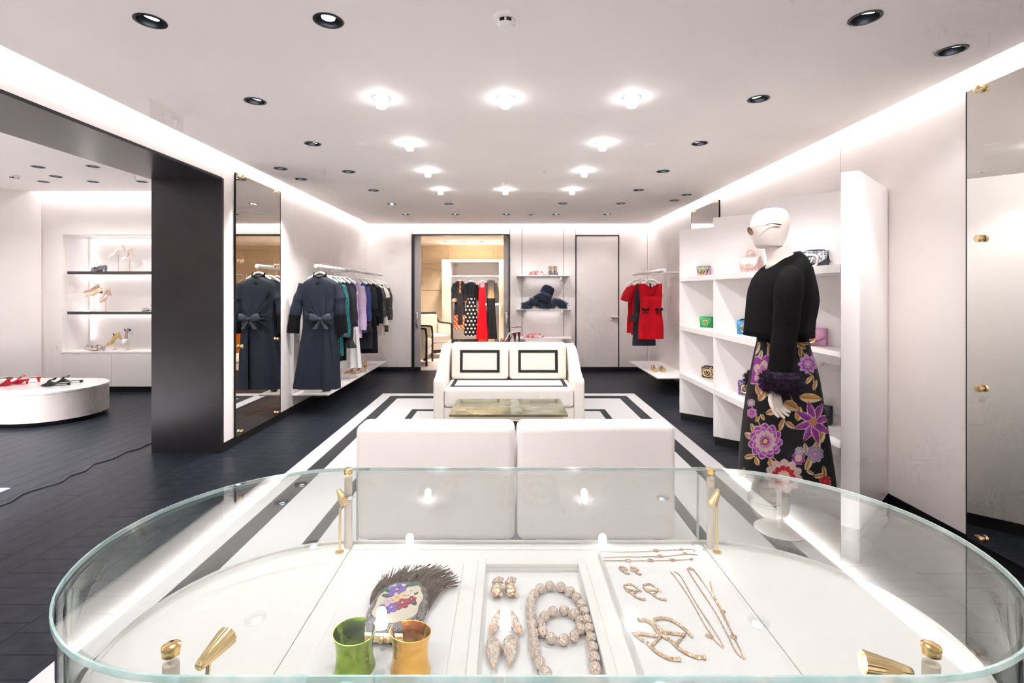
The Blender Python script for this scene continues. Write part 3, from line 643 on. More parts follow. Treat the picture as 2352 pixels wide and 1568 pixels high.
# deck leather fields: left end, centre pieces, right end
def end_field(x, s):
    a = np.linspace(-PI/2, PI/2, 40)
    return [(x+s*(0.003+0.2845*math.cos(t)), VYC+0.2845*math.sin(t)) for t in a]
MB().prism(end_field(VX0, -1), DZK-0.013, DZK).build('deck_field', LEATH, vt, smooth=True)
MB().prism(end_field(VX1, 1), DZK-0.013, DZK).build('deck_field', LEATH, vt, smooth=True)
YS = 1.088
MB().box(VX0-0.001, VX1+0.001, YS+0.001, VYC+0.283, DZK-0.013, DZK).build('deck_field', LEATH, vt)
MB().box(VX0-0.001, VX1+0.001, VYC-0.28, YS-0.001, DZK-0.013, DZK-0.010).build('drawer_floor', LEATH, vt)
tx = lambda x, y, z: pz(x, y, z)
RCX0, RCX1, RCY1 = -0.046, 0.142, 1.018
YN = VYC-0.28
for (a, b, c, d) in ((VX0-0.001, RCX0, YN, YS-0.001), (RCX1, VX1+0.001, YN, YS-0.001), (RCX0, RCX1, RCY1, YS-0.001), (RCX0, RCX1, YN, 0.62)):
    MB().box(a, b, c, d, DZK-0.0099, DZK).build('deck_field', LEATH, vt)
# pads
MB().box(-0.300, -0.092, 0.60, 1.027, DZK+0.0002, DZK+0.004).build('left_pad', PADW, vt, bevel=0.001, seg=1)
# channels beside the centre frame (raised ridges)
for (a, b) in ((-0.062, RCX0), (RCX1, 0.158)):
    MB().box(a, b, 0.60, RCY1+0.02, DZK+0.0002, DZK+0.007).build('tray_frame', LEATH, vt, bevel=0.001, seg=1)
MB().box(RCX0, RCX1, RCY1, RCY1+0.02, DZK+0.0002, DZK+0.007).build('tray_frame', LEATH, vt, bevel=0.001, seg=1)
CZ = DZK-0.0098
MB().box(RCX0, RCX1, 0.62, RCY1, CZ, CZ+0.001).build('tray_floor', PADW, vt)
RZT = 0.806
MB().box(0.193, 0.410, 0.62, 1.070, DZK+0.0002, RZT).build('right_pad', PADW, vt, bevel=0.0015, seg=1)
# glass
gt_ = MB().prism(stadium(VR-0.003), GT-0.0085, GT-0.0001).build('glass_top', GLASS, vt, smooth=True)
e = MB(); o_, i_ = stadium(VR), stadium(VR-0.0028)
e.loft([[(x, y, GT-0.0082) for x, y in i_], [(x, y, GT-0.0082) for x, y in o_], [(x, y, GT-0.0008) for x, y in o_], [(x, y, GT-0.0008) for x, y in i_]], False, False)
e.build('glass_top_edge', AQUA, vt, smooth=True)
def gwall(pts_o, pts_i, z0, z1, name):
    poly = pts_o+pts_i[::-1]; return MB().prism(poly, z0, z1).build(name, GLASS, vt, smooth=True)
a_ = np.linspace(PI/2, 3*PI/2, 40)
for nm, cx, aa in (('glass_end_left', VX0, a_), ('glass_end_right', VX1, a_+PI)):
    gwall([(cx+0.305*math.cos(t), VYC+0.305*math.sin(t)) for t in aa], [(cx+0.297*math.cos(t), VYC+0.297*math.sin(t)) for t in aa], 0.60, GT-0.0095, 'curved_glass')
for y0, y1 in ((VYC+0.297, VYC+0.305), (VYC-0.305, VYC-0.297)):
    gwall([(VX0+0.002, y0), (VX1-0.002, y0)], [(VX0+0.002, y1), (VX1-0.002, y1)], 0.60, GT-0.0095, 'flat_glass')
    for x in (VX0, VX1): MB().box(x-0.0012, x+0.0012, y0, y1, 0.60, GT-0.0095).build('glass_joint', AQUA, vt)
# posts and little lamps
CAPG = GOLD
POST = mat('post_cream', (0.86, 0.78, 0.68), 0.4, noise=0.03)
for (x, y, lab) in ((-0.352, 1.10, 'l'), (0.444, 1.10, 'r'), (-0.372, 0.552, 'nl'), (0.466, 0.552, 'nr')):
    MB().tube([(x, y, DZK), (x, y, GT-0.0095)], 0.0085, 16).build('post', POST, vt, smooth=True)
    MB().lathe([(0.0088, GT), (0.0088, GT+0.005), (0.0095, GT+0.006), (0.0095, GT+0.010), (0.007, GT+0.0115)], 24, (x, y, 0)).build('post_cap', CAPG, vt, smooth=True)
BULB = mat('spot_bulb', (1, 0.98, 0.96), 0.3, emit=5, noise=0.01)
BULB.cycles.emission_sampling = 'NONE'
def ribbed_cone(L, r0, r1, n=48):
    rings = []
    for t in np.linspace(0, 1, 10):
        r = r0+(r1-r0)*(t**0.8); rings.append([Vector((r*(1+0.06*math.cos(12*2*PI*i/n))*math.cos(2*PI*i/n), r*(1+0.06*math.cos(12*2*PI*i/n))*math.sin(2*PI*i/n), L*t)) for i in range(n)])
    return rings
def lamp(label, base, head, direction, L=0.036, r0=0.004, r1=0.011, power=0.35):
    t = thing('display_lamp', label, 'lamp', base, group='showcase spot lamps'); b = Vector(base); h = Vector(head)-b
    MB().lathe([(0.009, 0), (0.009, 0.002), (0.004, 0.004)], 18).build('foot', GOLD, t, smooth=True)
    MB().tube([(0, 0, 0.003), (h.x, h.y, h.z)], 0.0028, 10).build('stem', GOLD, t, smooth=True)
    d = Vector(direction).normalized(); M = Matrix.Translation(h-d*L*0.35) @ d.to_track_quat('Z', 'Y').to_matrix().to_4x4()
    MB().loft([[M @ p for p in r] for r in ribbed_cone(L, r0, r1)], True, False).build('shade', GOLD, t, smooth='all')
    MB().lathe([(r1*0.7, L*0.9), (r1*0.6, L*0.93)], 16, (0, 0, 0)).xf(M).build('bulb', BULB, t)
    spot('display_lamp_beam', b+h+d*L*0.75, b+h+d, power, 100, 0.6, 0.006)
b1 = pz(780, 1268, DZK); lamp('slim gold spot lamp beside the left rear showcase post', b1, (b1.x+0.002, b1.y, 0.913), (0.45, -0.25, -0.75), power=0.05)
b2 = pz(1647, 1268, DZK); lamp('slim gold spot lamp beside the right rear showcase post', b2, (b2.x-0.002, b2.y, 0.913), (-0.45, -0.25, -0.75), power=0.05)
lamp('ribbed gold spot lamp at the near left corner of the showcase', (-0.368, 0.600, DZK), (-0.366, 0.612, 0.905), (0.18, 1.0, 0.10), L=0.048, r0=0.005, r1=0.0125, power=0.02)
lamp('ribbed gold spot lamp at the near right corner of the showcase', (0.462, 0.590, DZK), (0.455, 0.590, 0.905), (-1.0, 0.22, 0.10), L=0.052, r0=0.005, r1=0.0125, power=0.02)
# ---------------------------------------------------------------- jewellery and accessories
SPARK = mat('pave_stones', (0.76, 0.54, 0.40), 0.18, metal=0.6, c2=(1.0, 0.93, 0.86), scale=520, kind='voronoi', bump=0.9, bscale=520)
SPARKG = mat('pave_gold', (0.70, 0.42, 0.20), 0.18, metal=0.7, c2=(1.0, 0.85, 0.66), scale=380, kind='voronoi', bump=0.8, bscale=380)
def local(t, p): return Vector(p)-t.location
def pt(x, y, z): return pz(x, y, z)
# bead necklace + bracelet in centre tray
def beads(name, label, cat, pix, group=None, r=0.0090):
    z = CZ+0.001+r; P = [pt(x, y, z) for x, y in pix]
    c = sum((p for p in P), Vector())/len(P); t = thing(name, label, cat, (c.x, c.y, CZ+0.001))
    me = MB().ell((0, 0, 0), (r, r, r), 16, 10).mesh('bead', True); me.materials.append(SPARK)
    ms = MB().ell((0, 0, 0), (r*0.32, r*0.32, r*0.32), 8, 6).mesh('spacer', True); ms.materials.append(ROSEG)
    for i, p in enumerate(P):
        o = link('bead', me, t); o.location = local(t, p); o.scale = (1.12, 1, 1)
        if i: o.rotation_euler.z = math.atan2(p.y-P[i-1].y, p.x-P[i-1].x)
        if i:
            q = link('spacer', ms, t); q.location = local(t, (p+P[i-1])/2)
    return t
def resample(pix, z, step, closed=False):
    P = smooth_path([pt(x, y, z) for x, y in pix], 30); out = [P[0]]; acc = 0
    for a, b in zip(P, P[1:]):
        acc += (b-a).length
        if acc >= step: out.append(b); acc = 0
    return [((p.x*F/p.y)+CX, CY+(H-p.z)*F/p.y) for p in out]
zb = CZ+0.008
nk = [(1253,1545),(1238,1518),(1228,1490),(1226,1460),(1222,1430),(1219,1405),(1218,1385),(1226,1365),(1243,1350),(1266,1345),(1290,1348),(1312,1360),(1330,1378),(1341,1400),(1348,1425),(1355,1455),(1361,1485),(1366,1515),(1368,1545)]
beads('bead_necklace', 'long necklace of sparkling round beads in the sunken tray', 'necklace', resample(nk, zb, 0.0212))
br = [(1296+47*math.cos(a)-8, 1435+34*math.sin(a)) for a in np.linspace(-PI*0.45, PI*1.5, 24)]
beads('bead_bracelet', 'round bracelet of sparkling beads inside the necklace loop', 'bracelet', resample(br, zb, 0.0205), r=0.0086)
# earrings of the centre tray
def shell_ear(px, py, s, label, lean):
    p = pt(px, py, CZ+0.001); t = thing('shell_earring', label, 'earring', p, lean, group='curled shell earrings'); t.scale = (1.5, 1.75, 1.5)
    m = MB(); m.ell((0, 0, 0.006), (0.0075, 0.010, 0.006), 16, 10); m.build('shell', SPARKG, t, smooth=True)
    sp = [(0.006*math.cos(a)*(1-a/9)-0.0005, -0.008+0.006*math.sin(a)*(1-a/9), 0.005+a*0.0004) for a in np.linspace(0, 6.5, 28)]
    MB().tube(sp, [0.0028-0.00006*i for i in range(28)], 8).build('spiral', ROSEG, t, smooth=True)
    MB().tube(smooth_path([(-0.004, 0.006, 0.009), (0.001, 0.012, 0.010), (0.008, 0.013, 0.008)], 5), 0.0035, 8).build('lip', SPARK, t, smooth=True)
shell_ear(1141, 1364, 1, 'curled gold shell earring at the top left of the sunken tray', 0.0)
shell_ear(1173, 1364, 1, 'curled gold shell earring beside its twin, nearer the bead necklace', 0.12)
def conch_ear(px, py, label, lean):
    p = pt(px, py, CZ+0.001); t = thing('spiral_earring', label, 'earring', p, lean, group='spiral tipped earrings'); t.scale = (1.4, 1.6, 1.4)
    MB().lathe([(0.003, -0.014), (0.0058, -0.006), (0.0062, 0.004), (0.0045, 0.012), (0.002, 0.015)], 18, (0, 0, 0.0063), Matrix.Rotation(PI/2, 4, 'X')).build('shell', SPARK, t, smooth=True)
    for i in range(4):
        MB().lathe([(0.0048-0.0011*i, -0.0015), (0.0053-0.0011*i, 0.0), (0.0042-0.0011*i, 0.0018)], 16, (0, -0.0145-0.0028*i, 0.0058), Matrix.Rotation(PI/2, 4, 'X')).build('whorl', ROSEG, t, smooth=True)
conch_ear(1144, 1432, 'slim spiral tipped earring leaning left in the middle row of the tray', -0.35)
conch_ear(1178, 1434, 'slim spiral tipped earring leaning right in the middle row of the tray', 0.35)
def drop_ear(px, py, label, lean):
    p = pt(px, py, CZ+0.001); t = thing('drop_earring', label, 'earring', p, lean, group='ribbed teardrop earrings'); t.scale = (1.25, 1.4, 1.25); rings = []
    for s in np.linspace(0, 1, 16):
        y = 0.019-0.042*s; w = 0.0115*math.sin(PI*min(1, (s*0.93+0.07)))**0.55*(1-0.6*s)+0.0008
        rings.append([Vector((w*(1+0.06*math.cos(9*2*PI*i/40))*math.cos(2*PI*i/40), y, 0.006+0.55*w*math.sin(2*PI*i/40))) for i in range(40)])
    MB().loft(rings).build('shell', SPARK, t, smooth='all'); MB().ell((0, -0.022, 0.006), (0.0025, 0.004, 0.0025)).build('tip', ROSEG, t, smooth=True)
drop_ear(1133, 1505, 'ribbed sparkling teardrop earring at the tray corner by the gold cuff', 0.05)
drop_ear(1172, 1500, 'ribbed sparkling teardrop earring beside its twin, nearer the bead necklace', -0.05)
# V earrings on right pad
def vear(px, py, s, label, r=0.0016, mt=None):
    mt = mt or SPARKG
    p = pt(px, py, RZT); t = thing('hoop_earring', label, 'earring', p, group='V hoop earrings'); t.scale = (1, 1.5, 1)
    W_, Hh = 0.5*s, 0.42*s
    ring = smooth_path([(W_*0.72, -Hh*0.15, 0), (W_*0.62, Hh*0.45, 0), (W_*0.25, Hh*0.95, 0), (-W_*0.35, Hh, 0), (-W_*0.8, Hh*0.7, 0), (-W_*0.85, Hh*0.15, 0), (-W_*0.6, -Hh*0.25, 0)], 6)
    zz = Vector((0, 0, r)); sh = lambda q: Vector((q[0]-0.28*q[1]+0.0, q[1], r))
    MB().tube([sh(q) for q in ring], r, 8).build('hoop', mt, t, smooth=True)
    lo = smooth_path([(-W_*0.5, -Hh*0.35, 0), (-W_*0.35, -Hh*0.85, 0), (W_*0.05, -Hh*1.2, 0), (W_*0.5, -Hh*1.25, 0)], 6)
    MB().tube([sh(q) for q in lo], r, 8).build('lower_hoop', mt, t, smooth=True)
    MB().tube([sh((-W_*0.78, Hh*0.2, 0)), sh((W_*0.45, -Hh*0.02, 0)), sh((-W_*0.45, -Hh*0.55, 0))], r, 8).build('letter_v', mt, t, smooth=True)
    MB().ell((W_*0.5+0.28*Hh*1.25, -Hh*1.25, r), (r*1.3, r*1.3, r*1.2)).build('stud', ROSEG, t, smooth=True)
vear(1434, 1310, 0.017, 'smallest V hoop earring, nearer the centre tray', 0.0013, ROSEG); vear(1460, 1311, 0.017, 'smallest V hoop earring, nearer the fine necklaces', 0.0013, ROSEG)
vear(1457, 1358, 0.032, 'middle sized V hoop earring, nearer the centre tray', 0.0016); vear(1502, 1358, 0.032, 'middle sized V hoop earring, nearer the fine necklaces', 0.0016)
vear(1500, 1464, 0.062, 'large pave V hoop earring, nearer the centre tray', 0.0022); vear(1554, 1460, 0.062, 'large pave V hoop earring, nearer the fine necklaces', 0.0022)
# fine chains
def chain(name, label, cat, paths, r=0.00075, emb=(), dots=0, group=None):
    z = RZT+r; allp = [[pt(x, y, z) for x, y in pp] for pp in paths]; c = allp[0][0]
    t = thing(name, label, cat, (c.x, c.y, RZT), group=group)
    for pp in allp:
        q = [local(t, p) for p in smooth_path(pp, 10)]
        MB().tube(q, [r*(1.0+0.5*(i % 2)) for i in range(len(q))], 6).build('chain', ROSEG, t)
        if dots:
            for i in range(4, len(q), dots): MB().ell(q[i], (r*2.4, r*2.4, r*2.0), 8, 6).build('bead', ROSEG, t, smooth=True)
    for x, y, s in emb:
        p = local(t, pt(x, y, z)); 
        rg = [p+Vector((s*math.cos(a), s*0.75*math.sin(a), 0.0004)) for a in np.linspace(0, 2*PI, 20)]
        e_ = MB().tube(rg, r*1.2, 6).build('emblem', ROSEG, t, smooth=True)
        MB().tube([p+Vector((-s*0.55, s*0.5, 0.0004)), p+Vector((0, -s*0.6, 0.0004)), p+Vector((s*0.55, s*0.5, 0.0004))], r*1.1, 6).build('letter_v', ROSEG, e_, smooth=True)
chain('chain_bracelet', 'fine gold bracelet lying farthest back on the white tray', 'bracelet', [[(1380,1266),(1420,1267),(1470,1266),(1510,1264),(1565,1262),(1590,1261),(1597,1267)]], emb=[(1506,1264,0.006),(1565,1262,0.004)], group='fine gold bracelets')
chain('chain_bracelet', 'fine gold bracelet in the middle of the three on the white tray', 'bracelet', [[(1386,1280),(1430,1278),(1470,1278),(1530,1277),(1575,1272),(1602,1274)]], emb=[(1516,1277,0.006),(1574,1271,0.004)], group='fine gold bracelets')
chain('chain_bracelet', 'fine gold bracelet nearest the small earrings, with three emblems', 'bracelet', [[(1386,1287),(1440,1287),(1494,1287),(1545,1286),(1590,1284)]], emb=[(1443,1287,0.006),(1494,1286.5,0.006),(1544,1286,0.006),(1588,1284,0.003)], group='fine gold bracelets')
chain('fine_necklace', 'fine gold necklace with an emblem pendant near its lower end', 'necklace', [[(1540,1312),(1555,1330),(1585,1375),(1620,1437),(1631,1452),(1640,1468),(1662,1487),(1645,1455),(1615,1410),(1590,1370),(1565,1325),(1548,1312)]], dots=9, emb=[(1630,1460,0.005)], group='fine gold necklaces')
chain('fine_necklace', 'long fine gold necklace with two parallel strands', 'necklace', [[(1578,1305),(1600,1340),(1640,1400),(1670,1455),(1690,1495),(1710,1512),(1700,1490),(1675,1440),(1635,1365),(1592,1306)]], r=0.0009, emb=[(1585,1306,0.004)], group='fine gold necklaces')
chain('fine_necklace', 'short fine gold necklace nearest the tray edge', 'necklace', [[(1631,1336),(1640,1365),(1660,1405),(1680,1450),(1700,1490),(1711,1510)]], r=0.001, emb=[(1660,1404,0.003),(1685,1462,0.004)], group='fine gold necklaces')
# cuffs
def cuff(label, col, px, py_base_z, R0, ztop, lean, open_a, c2):
    m = mat('cuff_'+label[:5].replace(' ', '_'), col, 0.16, metal=0.95, c2=c2, scale=35, stretch=(1, 1, 2.2), bump=0.35, bscale=60)
    t = thing('cuff_bracelet', label, 'bracelet', px, open_a, group='tall metal cuffs'); n = 56; ro, ri = [], []
    for s in np.linspace(0, 1, 16):
        z = ztop*s; R = R0*(0.90+0.16*(2*s-1)**2+0.04*s); o1, i1 = [], []
        for k in range(n):
            a = 0.30+(2*PI-0.60)*k/(n-1); dz = lean*math.cos(a-2.2)*s
            o1.append(Vector((R*1.06*math.cos(a), R*0.92*math.sin(a), z+dz))); i1.append(Vector(((R-0.0012)*1.06*math.cos(a), (R-0.0012)*0.92*math.sin(a), z+dz)))
        ro.append(o1+i1[::-1])
    MB().loft(ro, True, True, True).build('band', m, t, smooth=True)
    mono = MB(); 
    c_ = MB()
    for dz in (0.006, -0.002):
        c_.tube([(-R0*0.93*math.cos(0.0), R0*0.0+0.004*math.cos(a), ztop*0.72+dz+0.004*math.sin(a)) for a in np.linspace(0, 2*PI, 14)], 0.0006, 5)
    c_.build('monogram', GOLD, t)
g1 = pt(816, 1570, DZK+0.004); g2 = pt(940, 1570, DZK+0.004)
cuff('green metallic cuff bracelet standing in front of the evening bag', (0.34, 0.50, 0.03), (-0.227, 0.739, DZK+0.0042), 0, 0.0285, 0.056, 0.004, 1.05, (0.20, 0.34, 0.02))
cuff('orange gold cuff bracelet standing in front of the evening bag', (0.95, 0.55, 0.10), (-0.145, 0.739, DZK+0.0042), 0, 0.0285, 0.056, 0.004, 2.45, (0.8, 0.42, 0.06))
# evening bag with fringe
bp_ = pt(912, 1432, DZK+0.004); eb = thing('evening_bag', 'beaded evening bag with flower panel and brown fringe', 'handbag', (-0.190, 0.868, DZK+0.0042), -0.05); eb.scale = (1.05, 1.32, 1.2)
def rot_shape(prof, z, sc): return [Vector((x*sc, y*sc, z)) for x, y in prof]
bw, bh = 0.0475, 0.052
shape = []
for a in np.linspace(0, 2*PI, 48, endpoint=False):
    x = bw*math.copysign(abs(math.cos(a))**0.75, math.cos(a)); y = bh*math.copysign(abs(math.sin(a))**0.8, math.sin(a))
    shape.append((x*(1+0.08*(1 if y < 0 else -0.4)*abs(y)/bh), y))
BEADS = mat('grey_beads', (0.10, 0.09, 0.09), 0.25, metal=0.6, c2=(0.50, 0.46, 0.46), scale=700, kind='voronoi', bump=0.9, bscale=700)
MB().loft([rot_shape(shape, 0, 0.96), rot_shape(shape, 0.006, 1.0), rot_shape(shape, 0.012, 0.97), rot_shape(shape, 0.016, 0.86)]).build('body', BEADS, eb, smooth=True)
MB().loft([[Vector((p.x*(1+0.05*math.sin(9*i/48*2*PI)), p.y*(1+0.05*math.sin(7*i/48*2*PI)), 0.0155)) for i, p in enumerate(rot_shape(shape, 0.0155, 0.79))],
           [Vector((p.x, p.y, 0.0185)) for p in rot_shape(shape, 0.0185, 0.70)]]).build('flower_panel', mat('ecru_satin', (0.80, 0.70, 0.56), 0.5, noise=0.05), eb, smooth=True)
FC = dict(violet=(0.22, 0.12, 0.55), yellow=(0.90, 0.66, 0.33), pink=(0.80, 0.55, 0.66), red=(0.42, 0.03, 0.08), cream=(0.88, 0.76, 0.62), green=(0.05, 0.16, 0.10))
def petal_flower(cx, cy, r, col, n=5):
    m = MB()
    for k in range(n):
        a = 2*PI*k/n+cx*90; M = Matrix.Translation((cx+0.55*r*math.cos(a), cy+0.55*r*math.sin(a), 0.0192)) @ Matrix.Rotation(a, 4, 'Z')
        m.ell((0, 0, 0), (r*0.55, r*0.42, 0.0012), 10, 5, None); 
        nv = 6*10; m.v[-nv:] = [tuple(M @ Vector(p)) for p in m.v[-nv:]]
    o = m.build('flower', mat('petal_'+col, FC[col], 0.6, noise=0.25, scale=300), eb, smooth=True)
    MB().ell((cx, cy, 0.0205), (r*0.18, r*0.18, 0.0008), 8, 4).build('centre', mat('petal_yellow', FC['yellow'], 0.6, noise=0.25, scale=300), o, smooth=True)
for q in ((-0.010, 0.020, 0.0150, 'violet'), (0.015, 0.018, 0.011, 'cream'), (-0.003, 0.005, 0.0120, 'yellow'), (0.008, -0.008, 0.012, 'red'), (-0.016, -0.006, 0.010, 'pink'), (-0.006, -0.018, 0.010, 'violet'), (0.021, 0.0, 0.008, 'red')): petal_flower(*q)
for lx_, ly, la in ((-0.027, 0.02, 2.6), (0.005, 0.034, 1.2), (0.015, 0.036, 0.7), (-0.024, 0.008, 3.0), (0.02, 0.014, 0.3), (0.026, -0.004, -0.9), (0.0, -0.012, -0.8), (-0.02, -0.012, 3.6)):
    M = Matrix.Translation((lx_, ly, 0.019)) @ Matrix.Rotation(la, 4, 'Z')
    MB().ell((0, 0, 0), (0.0085, 0.004, 0.0008), 10, 4).xf(M).build('leaf', mat('petal_green', FC['green'], 0.6, noise=0.3, scale=200), eb, smooth=True)
MB().box(-0.04, 0.04, -0.061, -0.052, 0.002, 0.011).build('clasp_frame', GOLD, eb, bevel=0.002, seg=1)
for s in (-1, 1): MB().ell((s*0.005, -0.063, 0.009), (0.0045, 0.004, 0.0045), 10, 8).build('clasp_ball', GOLD, eb, smooth=True)
fr_ = MB(); rnd = random.Random(3)
for k in range(230):
    u = rnd.uniform(-1, 1); x0_ = u*0.050; y0_ = 0.034-abs(u)*0.045*max(0, abs(u)-0.3); z0_ = rnd.uniform(0.002, 0.010)
    sx = 0.020+0.026*u+rnd.uniform(-0.006, 0.006); L_ = 0.060+rnd.uniform(-0.012, 0.01)
    pts = [(x0_, y0_, z0_), (x0_-0.004+0.25*sx, y0_+L_*0.35, z0_+0.004), (x0_+0.35*sx, y0_+L_*0.7, z0_+0.003), (x0_+0.85*sx, y0_+L_, rnd.uniform(0.001, 0.012))]
    fr_.tube(smooth_path(pts, 3), 0.0007, 4)
fr_.build('fringe', mat('fringe_brown', (0.10, 0.058, 0.045), 0.45, c2=(0.19, 0.115, 0.085), scale=60), eb, kind='stuff', smooth=True)
# ================================================================ GARMENTS
def cloth(name, c, rough=0.85, c2=None, scale=80, sheen=0.0, **k):
    return mat('cloth_'+name, c, rough, c2=c2, noise=0.12, scale=scale, sheen=sheen, bump=0.12, bscale=500, **{'spec': 0.18, **k})
HANG = mat('hanger_white', (0.88, 0.85, 0.83), 0.35, noise=0.02)
def hanger(x, y, zrod, label, w=0.19, drop=0.13, rod_r=0.021, wire=True):
    """hanger whose hook sits over the rod; rod runs along y unless turned"""
    t = thing('clothes_hanger', label, 'hanger', (x, y, zrod-drop), group='white clothes hangers')
    hk = [(0, 0, 0.02), (0, 0, drop-rod_r-0.045)]+[(0.027*math.sin(a), 0, drop-0.003-0.027*math.cos(a)) for a in np.linspace(0.25, PI*1.35, 10)]
    MB().tube(hk, 0.0025, 6).build('hook', CHROME, t, smooth=True)
    bar = smooth_path([(-w, 0, -0.045), (-w*0.6, 0, -0.012), (-0.03, 0, 0.022), (0.03, 0, 0.022), (w*0.6, 0, -0.012), (w, 0, -0.045)], 5)
    MB().tube(bar, [0.012 if 4 < i < 21 else 0.014 for i in range(len(bar))], 8).build('shoulder_bar', HANG, t, smooth=True)
    return t
def body_mesh(prof, N=64, K=5, folds=0.012, kf=7, seed=0, front=None, cols=None, yflat=True):
    """prof: list of (z, half width, half depth, x shift). interpolated into rings"""
    r = random.Random(seed); ph = [r.uniform(0, 6.28) for _ in range(4)]
    zs = [p[0] for p in prof]; rings = []; zt, zb = zs[0], zs[-1]
    nz = max(24, int(abs(zt-zb)/0.022)) if cols is None else max(60, int(abs(zt-zb)/0.008))
    t_in = np.array([-z for z in zs])
    for tz in np.linspace(-zt, -zb, nz):
        hw = np.interp(tz, t_in, [p[1] for p in prof]); hd = np.interp(tz, t_in, [p[2] for p in prof]); xs = np.interp(tz, t_in, [p[3] for p in prof])
        f = (tz+zt)/max(1e-6, (zt-zb)); ring = []
        for i in range(N):
            a = 2*PI*i/N; ca, sa = math.cos(a), math.sin(a)
            x = hw*math.copysign(abs(ca)**0.85, ca)+xs
            y = hd*math.copysign(abs(sa)**0.8, sa)+folds*(0.2+f)*(math.sin(kf*a+ph[0])+0.6*math.sin((kf+4)*a+ph[1]+f*1.5))*abs(sa)**0.5
            if front: y += front(x-xs, -tz, y)
            ring.append(Vector((x, y, -tz)))
        rings.append(ring)
    return rings
def sleeve(pts, r, flat=0.8, n=16, wob=0.004, seed=1):
    m = MB(); p = smooth_path(pts, 6); R = np.interp(np.linspace(0, 1, len(p)), np.linspace(0, 1, len(r)), r)
    rr = random.Random(seed); m.tube(p, [float(x)+wob*math.sin(i*0.9+rr.random()) for i, x in enumerate(R)], n, flat); return m
def bow(M, s, mt, parent, name='bow'):
    m = MB()
    for sd in (-1, 1):
        R = Matrix.Rotation(sd*-0.25, 4, 'Y')
        m.loft([[Matrix.Rotation(-sd*0.22, 4, 'Y') @ Vector((sd*s*x, -s*d+s*0.20*math.sin(a)*x*0.6, s*h*math.cos(a))) for a in np.linspace(0, 2*PI, 10, endpoint=False)]
                for x, h, d in ((0.05, 0.10, 0.06), (0.35, 0.26, 0.14), (0.7, 0.34, 0.12), (0.95, 0.30, 0.05))])
        m.loft([[Vector((sd*s*(0.06+q*0.45)+s*w*math.cos(a), -s*0.04+s*0.04*math.sin(a), -s*(0.12+q*0.75))) for a in np.linspace(0, 2*PI, 8, endpoint=False)] for q, w in ((0, 0.07), (0.5, 0.14), (1, 0.22))])
    m.ell((0, -s*0.1, 0), (s*0.13, s*0.12, s*0.15), 10, 8)
    return m.xf(M).build(name, mt, parent, smooth=True)
